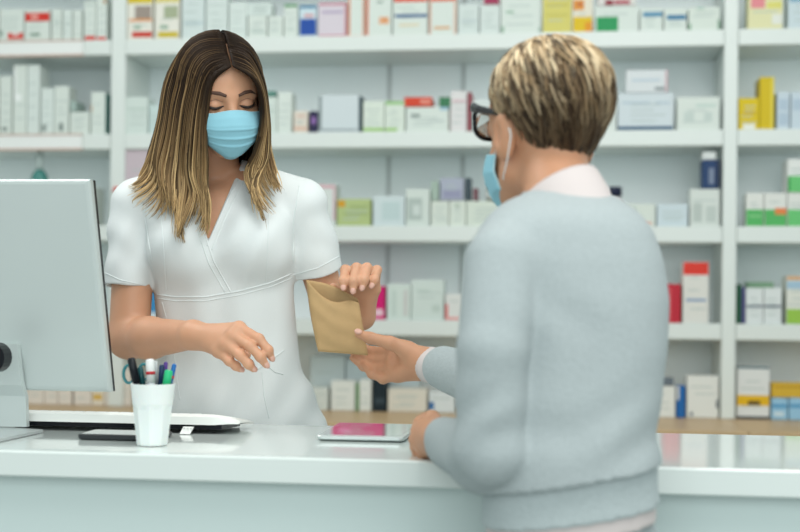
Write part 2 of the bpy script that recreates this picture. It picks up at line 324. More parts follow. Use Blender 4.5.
# fourth shelf
B(3, 137, 157, 290, '3f8fc4', 'bright blue carton glimpsed between upper arm and uniform', [(137, 157, 312, 322, 'd7e1e4')], lines=0)
B(3, 333, 385, 286, 'd81b74', 'magenta carton behind the raised hand and paper bag', [(370, 383, 309, 316, 'eecbd8'), (340, 352, 296, 300, 'ee7fb0')])
B(3, 387, 411, 284, 'd8e4dd', 'pale carton right of the magenta carton, fourth shelf', [(392, 396, 290, 316, 'c9d8d1'), (404, 407, 290, 316, 'cfcdca')])
B(3, 411.5, 444, 280, 'd6e2dc', 'tall pale carton in the middle of the fourth shelf', [(417, 430, 290, 292, 'c2d2ca'), (432, 440, 305, 312, 'c4d3cb')])
B(3, 445, 463, 294, 'e2e4e0', 'white carton with a coral corner beside the grey sleeve', [(445, 448, 304, 320, 'e27a78'), (445, 460, 317, 320, 'e9a09c')])
B(3, 664.5, 681, 284, 'c3283a', 'dark red carton next to the grey sweater, fourth shelf', [(669, 671, 288, 320, 'da5a62')], lines=0)
B(3, 683, 709, 262, 'e5e4dd', 'tall white carton with a bright red top, fourth shelf', [(683, 709, 262, 275, 'e23b2c'), (686, 706, 298.5, 301.5, '8fa6c4')])
B(3, 736.5, 741.5, 284, '24583f', 'thin dark green carton beside the right post, fourth shelf', lines=0)
B(3, 742, 745.5, 287, '5a5a8a', 'thin violet-blue carton beside the white double pack', lines=0)
B(3, 747, 774, 282, '8fb795', 'grey-green carton standing behind the white double pack', lines=0, back=.11)
B(3, 746, 763.5, 288, 'e3e9e8', 'white carton with a dark middle line, left half of the double pack', [(746, 763, 305, 307.5, '6d7a88')])
B(3, 764, 782, 288, 'e3e9e8', 'white carton with a dark middle line, right half of the double pack', [(764, 782, 305, 307.5, '5b6878')])
B(3, 786.5, 808, 276, 'e4e6dc', 'carton with orange top and green base at the right edge, fourth shelf', [(786, 808, 276, 280, 'd8a878'), (786, 808, 281, 289, 'a9c8dc'), (786, 808, 309, 324, '9cc850')])
# oak top
xs = [(-4, 12), (12, 27), (27, 44), (44.5, 58), (58.5, 72), (74, 91.5)]
wl = ['at the left photo edge', 'behind the monitor stand', 'just right of the monitor stand', 'second right of the monitor stand', 'third right of the monitor stand', 'left of the yellow-marked one']
for (a, b), l in zip(xs, wl): B(4, a, b, 372, 'e9e2d8', 'cream carton on the oak top, '+l, lines=1)
B(4, 92, 104.5, 374, 'eae2d2', 'cream carton with a yellow mark seen below the monitor', [(93, 102, 394, 400, 'dcb860')], lines=0)
B(4, 105, 117, 372, 'e9e2d8', 'cream carton right of the yellow-marked one on the oak top', lines=1)
B(4, 117.5, 131, 370, 'e9e2d8', 'cream carton behind the pen cup on the oak top', lines=1)
B(4, 305, 328, 388, 'd9e0da', 'pale carton on the oak top beside the uniform', lines=1)
B(4, 331, 355, 381, 'e6eae4', 'square white carton on the oak top below the paper bag', lines=1)
B(4, 356, 359, 384, '8fb58a', 'thin green carton between two white ones on the oak top', lines=0)
B(4, 359.5, 371.5, 380, 'e6eae4', 'narrow white carton left of the black carton, oak top', lines=1)
B(4, 373, 386, 376, '1d2b33', 'black carton on the oak top below the hands', [(374, 385, 398, 404, '39474f')], lines=0)
B(4, 388, 427, 389, 'e0dccf', 'wide cream carton on the oak top right of the black carton')
B(4, 429, 455, 392, 'dde5e6', 'white carton with a blue patch above the resting hand', [(429, 434, 402, 410, '2f6ea8')], lines=1)
B(4, 310, 345, 356, 'c9d6d6', 'pale blue-grey carton at the back of the oak top, left', back=.12, lines=1)
B(4, 346, 420, 360, 'c6d4d6', 'long pale blue-grey carton at the back of the oak top', back=.12, lines=1)
B(4, 648, 675.5, 386, 'e7eae5', 'white carton with grey lid next to the grey sweater, oak top', lines=1)
B(4, 654, 674, 378, '6b7680', 'dark grey pack lying on a white carton next to the sweater', yb=385.5, lines=0)
B(4, 676.5, 685.5, 386, '1f67ad', 'blue carton with a white curve on the oak top', [(676, 679, 386, 400, 'e7eae5')], lines=0)
B(4, 687, 719, 376, 'e7e9e4', 'big white carton beside the right post on the oak top', [(716, 718, 400, 408, '6b7680'), (690, 693, 412, 416, '6b7680')])
B(4, 737, 770, 366, 'e3e6e4', 'white carton with a yellow band, oak top right', [(737, 770, 366, 369, '4b6a74'), (737, 770, 395, 406, 'e6b81c'), (748, 760, 401, 405, '3a3524'), (737, 770, 416, 419, '30383c')])
B(4, 771.5, 788, 398, '9cc9e4', 'light blue carton right of the yellow-banded one', [(772, 788, 404, 408, '5a9fcb'), (774, 784, 412, 416, 'd5e6ee')], lines=0)
B(4, 789, 808, 398, '9cc9e4', 'light blue carton at the right photo edge on the oak top', [(790, 808, 404, 408, '5a9fcb')], lines=0)
B(4, 771.5, 808, 383, 'd8b23a', 'yellow carton lying across two light blue cartons', [(774, 804, 386, 388, 'b98c24')], yb=397.6, lines=0)
# little bottles
def bottle(row, px, yt, rpx, body, cap, label, on=None, name='medicine_bottle', cat='bottle', spray=False):
    Y = YS+.05; c = onY(px, yt, Y); zb = ROWZ[row] if on is None else onY(px, on, YS+.012).z
    r = rpx*4.3/F; h = c.z-zb
    e = empty(name, (c.x, Y, zb), label, cat, GRP[row])
    G().lathe([(r*.9, .0005), (r, .004), (r, h*.62), (r*.85, h*.7), (r*.4, h*.76)], (c.x, Y, zb)).build('body', cm(body, .25), e, True)
    G().lathe([(r*.42, h*.762), (r*.42, h*.9), (r*.36, h)] if spray else [(r*.8, h*.762), (r*.8, h*.98), (r*.7, h)], (c.x, Y, zb)).build('cap', cm(cap, .4), e, True)
    G().lathe([(r*1.01, h*.15), (r*1.01, h*.55)], (c.x, Y, zb)).build('label_band', cm('e4e8e4'), e, True)
    if spray: G().tube([(c.x, Y, zb+h), (c.x, Y, zb+h*1.04), (c.x+.03, Y-.01, zb+h*1.04)], .006).build('nozzle', cm('d8e4e2'), e)
bottle(2, 40, 152, 9, '4f8f88', 'c9d8d6', 'teal pump bottle standing above the monitor, third shelf', spray=True)
bottle(2, 615, 187, 8.5, 'e2dfe0', '232a44', 'white bottle with a dark cap and pink ring behind the grey shoulder')
bottle(2, 495, 184, 9, '8c948a', '6c746c', 'small grey jar on white cartons below the face mask', on=200.5, name='small_jar', cat='jar')
o = G().sphere(tuple(onY(117, 190, YS-.006)), (.016, .008, .012)).build('shelf_marker', cm('d9534a'), smooth=True)
props(o, 'small red round marker on the left shelving post', 'marker')
# ------------------------------------------------------------------ things on the counter
# monitor
mroot = onZ(-50, 437, CT); my = mroot.y
mroot.y = my
mo = empty('computer_monitor', (mroot.x, my, CT), 'silver desktop monitor seen from behind at the left of the counter', 'monitor')
silver = mat('silver_plastic', (.60, .66, .65), .38, .25, noise=.02, nscale=4); blk = mat('black_plastic', (.006, .007, .010), .3, spec=.2)
pt, pb = P(97, 179, 2.05), P(110, 392, 2.155)
zt_, zb_ = pt.z, pb.z
def lean(y0, z): # tilt plane
    t = (z-zb_)/(zt_-zb_); return y0 + pb.y + (pt.y-pb.y)*t
XR = pb.x; XR_t = pt.x; XL = 2*mroot.x-XR
def slab(ya, yb, ins=0, m=0, g=None):
    g = g or G(); rings = []
    for z in (zb_+ins, zt_-ins):
        a, b = lean(ya, z), lean(yb, z)
        rings.append([(XL+ins, a, z), (XR-ins, a, z), (XR-ins, b, z), (XL+ins, b, z)])
    return g.loft(rings, m)
g = G(); rings = []
for k, (yy, ins) in enumerate([(.016, 0), (.004, 0), (0, .003), (-.001, .008), (-.0016, .05), (-.0022, .12)]):
    rings.append([(XL+ins, lean(yy, zb_+ins), zb_+ins), (XR-ins, lean(yy, zb_+ins), zb_+ins), (XR-ins, lean(yy, zt_-ins), zt_-ins), (XL+ins, lean(yy, zt_-ins), zt_-ins)])
g.loft(rings); g.build('rear_shell', silver, mo)
slab(.0165, .026).build('bezel', blk, mo)
slab(.0262, .0275, .012).build('screen', mat('screen_glass', (.03, .04, .05), .08), mo)
def stz(py): return CT+(437-py)*2.05/F*1.02
ys = lean(-.02, zb_)
g = G(); rings = []
for z, px_, yy in [(stz(345), 17, lean(-.014, stz(345))), (stz(372), 20, ys-.008), (stz(388), 22.5, ys+.0), (CT+.062, 26, ys+.012), (CT+.008, 27.5, ys+.02)]:
    xr_ = P(px_, 390, yy/ .954).x
    rings.append([(2*mroot.x-xr_, yy, z), (xr_, yy, z), (xr_, yy+.012, z), (2*mroot.x-xr_, yy+.012, z)])
g.loft(rings); g.build('stand_neck', silver, mo)
fpts = [onZ(x, y, CT) for x, y in ((43, 433), (0, 442.5), (-60, 448), (-140, 446), (-150, 436), (-60, 430), (18, 431))]
G().loft([[(p.x, p.y, CT+.001) for p in fpts], [(p.x, p.y, CT+.006) for p in fpts]]).build('stand_foot', mat('satin_steel', (.62, .66, .66), .3, .5), mo)
cc = P(-9, 358, 2.06); gg = G(); rr = []
for dy in (0, .03): rr.append([(cc.x+.023*math.cos(a*math.pi/10), cc.y+dy, cc.z+.025*math.sin(a*math.pi/10)) for a in range(20)])
gg.loft(rr); gg.build('cable_hole', blk, mo)
# keyboard
ky = onZ(130, 432.5, CT).y; dk_ = 2.19
def kpt(px): v = ray(px, 430); return CL[0]+v.x*ky/v.y
def kz(py): return P(130, py, dk_).z-CT
kx0, kx1 = kpt(12), kpt(238)
kroot = empty('keyboard', ((kx0+kx1)/2, ky+.06, CT), 'long white keyboard on raised feet behind the phone and pen cup', 'keyboard')
kw = mat('white_key_plastic', (.80, .82, .79), .4)
zt1, zb1 = kz(412.5), kz(422.5)
g = G(); rings = []
for x, e in [(kx0-.05, .5), (kx0-.02, 0), (kx1-.045, 0), (kx1-.015, .35), (kx1, .85)]:
    y0, y1 = ky+.006*e, ky+.135-.03*e; zm = (zt1+zb1)/2-.006*e
    rings.append([(x, y0, zb1+(zm-zb1)*e), (x, y1, .006+.003*e), (x, y1, .016-.004*e), (x, y0+.012, zt1+(zm-zt1)*e), (x, y0+.002, zt1-.004+(zm-zt1)*e)])
g.loft([[(p[0], p[1], p[2]+CT) for p in q] for q in rings]); g.build('case', kw, kroot)
zk = kz(427)
g = G(); g.loft([[(x, ky+.004, CT+zk), (x, ky+.13, CT+.002), (x, ky+.13, CT+.006), (x, ky+.004, CT+zb1)] for x in (kx0-.03, kx1-.03)]); g.build('underside', blk, kroot)
g = G()
for r_ in range(5):
    for c_ in range(16):
        x = kx0-.01+c_*.0215; y = ky+.030+r_*.019; z = CT+zt1-.001-(zt1-.016)*(y-ky-.012)/.123
        g.box((x, y, z-.002), (x+.018, y+.0155, z+.0015))
g.build('keycaps', mat('keycap', (.72, .75, .74), .5), kroot)
# folding foot with marks
ta = onZ(181, 434, CT); tb = onZ(192, 434, CT)
g = G(); fy = ky-.010; zf = CT+kz(424.5)
g.loft([[(ta.x, fy-.004, CT+.001), (tb.x, fy-.004, CT+.001), (tb.x, fy, CT+.001), (ta.x, fy, CT+.001)],
        [(ta.x+.003, fy+.009, zf), (tb.x+.003, fy+.009, zf), (tb.x+.003, fy+.013, zf), (ta.x+.003, fy+.013, zf)]])
for k in range(3):
    xx = ta.x+.0045+k*.006; g.loft([[(xx, fy+.0015, CT+.010), (xx+.002, fy+.0015, CT+.010), (xx+.002, fy+.004, CT+.010), (xx, fy+.004, CT+.010)], [(xx+.001, fy+.0075, zf-.002), (xx+.003, fy+.0075, zf-.002), (xx+.003, fy+.010, zf-.002), (xx+.001, fy+.010, zf-.002)]], 1)
g.build('folding_foot', [kw, mat('tag_mark', (.12, .13, .13), .5)], kroot)
# phone
pa, pb_ = onZ(76, 440, CT), onZ(76, 427, CT)
x1 = onZ(164, 440, CT).x; yy0 = pa.y; yy1 = yy0+.082
ph = empty('smartphone', ((pa.x+x1)/2, (yy0+yy1)/2, CT), 'black smartphone lying flat beside the pen cup', 'phone')
def rrect(x0, x1, y0, y1, r, z, n=5):
    out = []
    for cx, cy, a0 in [(x1-r, y0+r, -90), (x1-r, y1-r, 0), (x0+r, y1-r, 90), (x0+r, y0+r, 180)]:
        for k in range(n+1): a = math.radians(a0+90*k/n); out.append((cx+r*math.cos(a), cy+r*math.sin(a), z))
    return out
g = G(); g.loft([rrect(pa.x+.002, x1-.002, yy0+.002, yy1-.002, .01, CT+.001), rrect(pa.x, x1, yy0, yy1, .012, CT+.003), rrect(pa.x, x1, yy0, yy1, .012, CT+.0085), rrect(pa.x+.001, x1-.001, yy0+.001, yy1-.001, .011, CT+.0095)])
g.build('case', mat('phone_black', (.015, .018, .022), .35), ph)
G().loft([rrect(pa.x+.005, x1-.005, yy0+.005, yy1-.005, .008, CT+.0096), rrect(pa.x+.005, x1-.005, yy0+.005, yy1-.005, .008, CT+.0100)]).build('screen', mat('phone_glass', (.06, .07, .08), .06, coat=1), ph)
# tablet
A, Bq, Cq, D = [onZ(x, y, CT) for x, y in ((316, 441), (404, 443), (422, 429.5), (339, 427.5))]
ta_ = empty('tablet', (A+Bq+Cq+D)/4, 'silver tablet lying flat on the counter in front of the white uniform', 'tablet')
def tb_(ins, z):
    c = (A+Bq+Cq+D)/4; out = []
    cs = [A, Bq, Cq, D]
    cs = [p+(c-p).normalized()*ins for p in cs]
    for i in range(4):
        p, q, r2 = cs[i], cs[(i-1) % 4], cs[(i+1) % 4]
        u, v = (q-p).normalized(), (r2-p).normalized()
        for t in (1, .6, .25): out.append((p+u*.008*t+v*.008*(1-t)*.25)*1)
        out.append(p+v*.008)
    return [(p.x, p.y, z) for p in out]
G().loft([tb_(.006, CT+.001), tb_(0, CT+.004), tb_(0, CT+.008), tb_(.001, CT+.009)]).build('case', mat('tablet_metal', (.55, .60, .59), .3, .6), ta_)
G().loft([tb_(.003, CT+.0091), tb_(.003, CT+.0095)]).build('bezel', mat('tablet_bezel', (.75, .80, .78), .1, coat=1), ta_)
G().loft([tb_(.016, CT+.0096), tb_(.016, CT+.0099)]).build('screen', mat('tablet_screen', (.50, .54, .54), .03, coat=1, spec=1), ta_)
# pen cup
cb = onZ(147.5, 447, CT); cb.y += .024
cup = empty('pen_cup', (cb.x, cb.y, CT), 'white faceted plastic cup holding pens and scissors', 'cup')
def cring(r, z, nf, N=48):
    out = []
    for k in range(N):
        a = 2*math.pi*k/N; rr_ = r
        if nf:
            seg = 2*math.pi/9; b = (a % seg)-seg/2; rr_ = r*math.cos(seg/2)/math.cos(b)*1.02
        out.append((cb.x+rr_*math.cos(a), cb.y+rr_*math.sin(a), CT+z))
    return out
H = .0985
prof = [(.0235, .001, 1), (.0245, .004, 1), (.0305, H*.60, 1), (.0312, H*.66, 0), (.0318, H*.68, 0), (.0350, H-.002, 0), (.0352, H, 0), (.0338, H, 0), (.0330, H-.004, 0), (.0228, .006, 0)]
G().loft([cring(*p) for p in prof]).build('body', mat('cup_white', (.84, .88, .86), .4, sss=.1), cup)
def pen(px, pyt, r, col, cap, label, pxb=None, dd=0, name='pen', tipcol=None, ring=None, dz=0):
    top = P(px, pyt, 2.005+dd); bot = Vector((cb.x+((pxb or px)-153)*.00095, cb.y+dd*.3, CT+.012))
    e = empty(name, bot, label, 'pen', 'pens in the white cup')
    v = top-bot; L = v.length
    G().tube([bot, bot+v*.06, bot+v*.72], [r*.3, r, r], 10).build('barrel', cm(col, .3), e, True)
    G().tube([bot+v*.7, bot+v*.98, top], [r*1.18, r*1.18, r*.8], 10).build('pen_cap', cm(cap, .3), e, True)
    if ring: G().tube([bot+v*.80, bot+v*.84], r*1.25, 10).build('ring', cm(ring, .3), e, True)
    return e
pen(131, 358, .0055, '151a1f', '171c22', 'thick black marker leaning left in the cup', 146, 0)
pen(150, 359, .0060, 'dfe6ea', 'eef1f0', 'white marker with a red mark and blue label in the cup', 155, -.008, ring='c23038')
pen(156, 361, .0026, 'c9ced0', 'cfd6d6', 'slim silver pen standing behind the white marker', 156, .018)
pen(162, 365, .0038, '1d3352', '20395c', 'dark navy pen between the white and green pens', 159, .006)
pen(166, 362, .0030, '3a3f8a', '5a3f8c', 'slim purple pen at the back of the cup', 161, .02)
pen(174.5, 364, .0032, '2463a8', '2a6fb5', 'slim blue pen at the right rim of the cup', 162, .01, ring='c2404a')
pen(169, 370, .0055, '22b573', '31c684', 'bright green highlighter at the right of the cup', 162, -.012)
pen(140, 367, .0040, '1e4a4e', '20565a', 'dark teal pen between black and white markers', 150, .01)
# scissors
sc = empty('scissors', (cb.x-.012, cb.y+.012, CT+.012), 'teal-handled scissors standing in the cup, loop to the left', 'scissors')
teal = mat('teal_handle', hx('2f7f86'), .35)
def loop(px, py, rx, ry, d):
    return [P(px+rx*math.cos(a*math.pi/12), py+ry*math.sin(a*math.pi/12), d) for a in range(25)]
G().tube(loop(129, 374, 5.5, 9, 2.02), .0024, 8).build('handle', teal, sc, True)
G().tube(loop(144, 372, 5, 8, 2.03), .0024, 8).build('handle', teal, sc, True)
for x in (133, 141):
    G().tube([P(x, 382, 2.02), Vector((cb.x-.008, cb.y+.01, CT+.04)), Vector((cb.x-.006, cb.y+.008, CT+.013))], [.003, .004, .001], 6).build('blade', mat('blade_steel', (.5, .52, .53), .25, 1), sc)
# ------------------------------------------------------------------ smooth-solid toolkit
class Field:
    def __init__(s, lo, hi, h):
        s.lo = np.array(lo, float); s.h = h; s.n = np.ceil((np.array(hi)-s.lo)/h).astype(int)+1
        s.V = np.full(s.n, .05, np.float32)
    def sl(s, lo, hi):
        a = np.clip(np.floor((np.array(lo)-s.lo)/s.h).astype(int), 0, s.n-1); b = np.clip(np.ceil((np.array(hi)-s.lo)/s.h).astype(int)+1, 1, s.n)
        if np.any(b <= a): return None
        ax = [(s.lo[i]+s.h*np.arange(a[i], b[i])).astype(np.float32) for i in range(3)]
        return (slice(a[0], b[0]), slice(a[1], b[1]), slice(a[2], b[2])), ax[0][:, None, None], ax[1][None, :, None], ax[2][None, None, :]
    def add(s, pr, k=.0):
        f, lo, hi = pr; pad = k+.012; q = s.sl(lo-pad, hi+pad)
        if q is None: return
        S_, x, y, z = q; d = f(x, y, z); v = s.V[S_]
        o = np.minimum(v, d)
        if k > 0: hh = np.maximum(k-np.abs(v-d), 0)/k; o = o-hh*hh*k/4
        s.V[S_] = o
    def cut(s, pr, k=.0):
        f, lo, hi = pr; pad = k+.006; q = s.sl(lo-pad, hi+pad)
        if q is None: return
        S_, x, y, z = q; d = -f(x, y, z); v = s.V[S_]; o = np.maximum(v, d)
        if k > 0: hh = np.maximum(k-np.abs(v-d), 0)/k; o = o+hh*hh*k/4
        s.V[S_] = o
    def disp(s, f):
        x, y, z = [(s.lo[i]+s.h*np.arange(s.n[i])).astype(np.float32) for i in range(3)]
        s.V += f(x[:, None, None], y[None, :, None], z[None, None, :]).astype(np.float32)
    def mesh(s):
        V = s.V; sg = V < 0; n = V.shape
        c = np.zeros((n[0]-1, n[1]-1, n[2]-1), np.int8)
        for i in (0, 1):
            for j in (0, 1):
                for k in (0, 1): c += sg[i:n[0]-1+i, j:n[1]-1+j, k:n[2]-1+k]
        I, J, K = np.nonzero((c > 0) & (c < 8)); N = len(I)
        idx = np.full(c.shape, -1, np.int32); idx[I, J, K] = np.arange(N)
        acc = np.zeros((N, 3)); cnt = np.zeros(N)
        cr = [(i, j, k) for i in (0, 1) for j in (0, 1) for k in (0, 1)]
        for a in cr:
            for ax in range(3):
                if a[ax]: continue
                b = list(a); b[ax] = 1
                va = V[I+a[0], J+a[1], K+a[2]]; vb = V[I+b[0], J+b[1], K+b[2]]; m = (va < 0) != (vb < 0)
                t = np.where(m, va/(va-vb+1e-20), 0)
                for q in range(3): acc[:, q] += np.where(m, a[q]+(t if q == ax else 0), 0)
                cnt += m
        pos = s.lo+(np.stack((I, J, K), 1)+acc/cnt[:, None])*s.h
        faces = []
        for ax in range(3):
            A = [slice(None)]*3; Bs = [slice(None)]*3; A[ax] = slice(0, n[ax]-1); Bs[ax] = slice(1, n[ax])
            u, w = (ax+1) % 3, (ax+2) % 3
            for q in (u, w): A[q] = slice(1, n[q]-1); Bs[q] = slice(1, n[q]-1)
            e = sg[tuple(A)]; f2 = sg[tuple(Bs)]; e1_, = [np.array(np.nonzero(e != f2))]
            P0 = e1_.copy(); P0[u] += 1; P0[w] += 1
            flip = e[tuple(e1_)]
            def cell(du, dw):
                q = P0.copy(); q[u] -= du; q[w] -= dw; return idx[tuple(q)]
            qd = np.stack((cell(0, 0), cell(1, 0), cell(1, 1), cell(0, 1)), 1)
            qd[~flip] = qd[~flip][:, ::-1]; faces.append(qd)
        return pos, np.concatenate(faces)
def cap(p, q, r1, r2=None, bx=None):
    p = np.array(p, float); q = np.array(q, float); r2 = r1 if r2 is None else r2; v = q-p; L = float(v@v)+1e-12
    def f(x, y, z):
        t = np.clip(((x-p[0])*v[0]+(y-p[1])*v[1]+(z-p[2])*v[2])/L, 0, 1)
        return np.sqrt((x-p[0]-t*v[0])**2+(y-p[1]-t*v[1])**2+(z-p[2]-t*v[2])**2)-(r1+(r2-r1)*t)
    R = max(r1, r2); return f, np.minimum(p, q)-R, np.maximum(p, q)+R
def ell(c, r, R=None):
    c = np.array(c, float); r = np.array(r, float); R = np.eye(3) if R is None else R
    def f(x, y, z):
        a, b, d = x-c[0], y-c[1], z-c[2]
        l = [R[0, i]*a+R[1, i]*b+R[2, i]*d for i in range(3)]
        k0 = np.sqrt(sum((l[i]/r[i])**2 for i in range(3))); k1 = np.sqrt(sum((l[i]/r[i]**2)**2 for i in range(3)))+1e-6
        return k0*(k0-1)/k1
    m = r.max(); return f, c-m, c+m
def loft(rows, grow=0, ang=0, pw=2.3):
    """rows: (py, left px, right px, depth of axis, half depth)"""
    a = []
    for py, l, r, d, dr in rows:
        z = (300-py)/F*d; a.append((z, ((l+r)/2-400)/F*d, (r-l)/2/F*d, d, dr))
    a.sort(); a = np.array(a)
    zz = np.linspace(a[0, 0], a[-1, 0], 60)
    cols = [np.interp(zz, a[:, 0], a[:, i]) for i in range(1, 5)]
    for _ in range(2): cols = [np.concatenate(([c[0]], (c[:-2]+2*c[1:-1]+c[2:])/4, [c[-1]])) for c in cols]
    z0, z1 = zz[0], zz[-1]
    def f(x, y, z):
        cx, ra, cy, rb = [np.interp(z, zz, c).astype(np.float32) for c in cols]; ra = ra+grow; rb = rb+grow
        q = (np.abs((x-cx)/ra)**pw+np.abs((y-cy)/rb)**pw)**(1/pw)
        d = (q-1)*np.minimum(ra, rb)*.9
        return np.maximum(d, np.maximum(z-z1-grow*.0, z0-z))
    return f, np.array((min(cols[0]-cols[1]), min(cols[2]-cols[3]), z0))-grow, np.array((max(cols[0]+cols[1]), max(cols[2]+cols[3]), z1))+grow
def half(p, n, lo, hi):                 # solid on the side the normal points to, inside a box
    p = np.array(p, float); n = np.array(n, float); n /= np.linalg.norm(n)
    def f(x, y, z):
        d = -((x-p[0])*n[0]+(y-p[1])*n[1]+(z-p[2])*n[2])
        return d
    return f, np.array(lo, float), np.array(hi, float)
def basis(fwd, up=(0, 0, 1), roll=0):
    f = np.array(fwd, float); f /= np.linalg.norm(f); r = np.cross(f, up); r /= np.linalg.norm(r); u = np.cross(r, f)
    c, s_ = math.cos(roll), math.sin(roll); r, u = r*c+u*s_, u*c-r*s_
    return np.stack((r, f, u), 1)
def finish(fd, name, mats, parent, smooth=True, it=1):
    v, f = fd.mesh(); o = link(name, Wn(v), f, mats, parent, smooth)
    return o
def chain(fd, pts, rs, k=.004):
    for i in range(len(pts)-1): fd.add(cap(pts[i], pts[i+1], rs[i], rs[i+1]), k if i else .006)
def bvh_of(o):
    off = parent_loc(o); me = o.data
    return BVHTree.FromPolygons([v.co+off for v in me.vertices], [list(p.vertices) for p in me.polygons])
def cast(b, px, py, lift=.0):
    d = ray(px, py).normalized(); h = b.ray_cast(Vector(CL), d)
    return (h[0]-d*lift) if h[0] else None
def strip(b, pts, r, lift=.0, n=40, flat=1):
    """a seam laid on a garment along pixel points of one view"""
    out = []; T = np.linspace(0, len(pts)-1, n)
    for t in T:
        x = np.interp(t, range(len(pts)), [p[0] for p in pts]); y = np.interp(t, range(len(pts)), [p[1] for p in pts])
        h = cast(b, x, y, lift)
        if h: out.append(np.array(h))
    return out
def nailmesh(name, tip, dirv, nrm, s_, m, parent):
    d = np.array(dirv); d /= np.linalg.norm(d); n_ = np.array(nrm, float); n_ -= d*(n_@d); n_ /= np.linalg.norm(n_); r = np.cross(d, n_)
    R = np.stack((r, d, n_), 1); g = G(); c = tip+n_*s_*.62
    g.sphere(c, (s_*.72, s_*.95, s_*.42), n=6, R=R); v = Wn(np.array(g.v)); link(name, v, g.f, m, parent, True)
# head --------------------------------------------------------------
def head(fd, c, R, s, nose=True):
    T = lambda x, y, z: c+R@(np.array((x, y, z))*s)
    E = lambda p, r: ell(T(*p), np.array(r)*s, R)
    K = lambda p, q, a, b: cap(T(*p), T(*q), a*np.mean(s), b*np.mean(s))
    fd.add(E((0, -.015, .036), (.075, .095, .086)), .02)
    fd.add(E((0, .028, -.02), (.062, .066, .088)), .02)
    fd.add(E((0, .04, .04), (.06, .05, .05)), .03)
    for e in (-1, 1):
        fd.add(K((e*.052, .01, -.055), (e*.018, .068, -.095), .018, .016), .025)
        fd.add(E((e*.04, .06, -.032), (.02, .02, .018)), .02)
        fd.add(K((e*.012, .087, .017), (e*.045, .072, .016), .008, .007), .014)
    fd.add(E((0, .076, -.098), (.017, .014, .014)), .02)
    for e in (-1, 1): fd.cut(E((e*.031, .103, -.002), (.019, .016, .012)), .014)
    fd.add(K((0, .088, .008), (0, .106, -.03), .007, .0095), .014)
    for e in (-1, 1):
        fd.add(E((e*.012, .094, -.035), (.0075, .009, .007)), .008)
        fd.add(E((e*.031, .0765, -.003), (.0155, .0145, .0115)), .003)
        fd.add(K((e*.0, .090, -.062), (e*.018, .082, -.061), .006, .003), .008)
        fd.add(K((e*.0, .089, -.071), (e*.015, .082, -.069), .0065, .003), .008)
        tilt = basis(R@np.array((0, 1, -.25)), R@np.array((0, 0, 1)))
        fd.add(ell(T(e*.079, -.008, -.004), np.array((.011, .020, .034))*s, basis(R@np.array((e*.35, 1, .0)), R@np.array((0, -.2, 1)))), .006)
        fd.cut(ell(T(e*.091, -.003, .0), np.array((.007, .010, .018))*s, R), .005)
    return T
def face_mask(T, s, root, m, edge, strap, ear=True):
    g = G(); NU, NV = 36, 44; grid = []
    for j in range(NV):
        v = j/(NV-1); row = []
        fw = np.interp(v, [0, .12, .28, .5, .75, .92, 1], [.109, .117, .1225, .1185, .108, .096, .078])
        hw = np.interp(v, [0, .4, .8, 1], [.0690, .0715, .062, .040])
        pl = sum(.0035*max(0, 1-abs((v-a)/.05)) if v < a else .0035*max(0, 1-(v-a)/.012) for a in (.36, .54, .70))
        for i in range(NU):
            a = (i/(NU-1)*2-1)*math.radians(84)
            x = hw*math.sin(a); y = .018+(fw+pl-.018)*max(0, math.cos(a))**.78
            z0 = -.015-.010*math.sin(a)**2+.004*math.cos(3*a)*(abs(a) < .5); z1 = -.118+.034*math.sin(a)**2
            z = z0+(z1-z0)*v; row.append(T(x, y, z))
        grid.append(row)
    vs = [p for r in grid for p in r]
    fs = [(j*NU+i, j*NU+i+1, (j+1)*NU+i+1, (j+1)*NU+i) for j in range(NV-1) for i in range(NU-1)]
    o = link('face_mask', Wn(np.array(vs)), fs, m, root, True)
    sm = o.modifiers.new('t', 'SOLIDIFY'); sm.thickness = .0015; sm.offset = 1
    ge = G(); ge.tube(Wn(np.array(grid[0])), .0013, 6); ge.tube(Wn(np.array(grid[-1])), .0012, 6)
    ge.tube(Wn(np.array([r[0] for r in grid])), .0016, 6); ge.tube(Wn(np.array([r[-1] for r in grid])), .0016, 6)
    ge.build('mask_edge', edge, o, True)
    for e in (-1, 1):
        k = 0 if e < 0 else -1
        pts = [grid[1][k], T(e*.079, .012, .012), T(e*.079, -.014, .024), T(e*.080, -.030, -.004), T(e*.078, -.014, -.038), T(e*.072, .008, -.06), grid[-6][k]]
        P_ = []
        for t in np.linspace(0, 6, 30): P_.append([np.interp(t, range(7), [p[q] for p in pts]) for q in range(3)])
        ge = G(); ge.tube(Wn(np.array(P_)), .0010, 6); ge.build('ear_loop', strap, o, True)
    return o
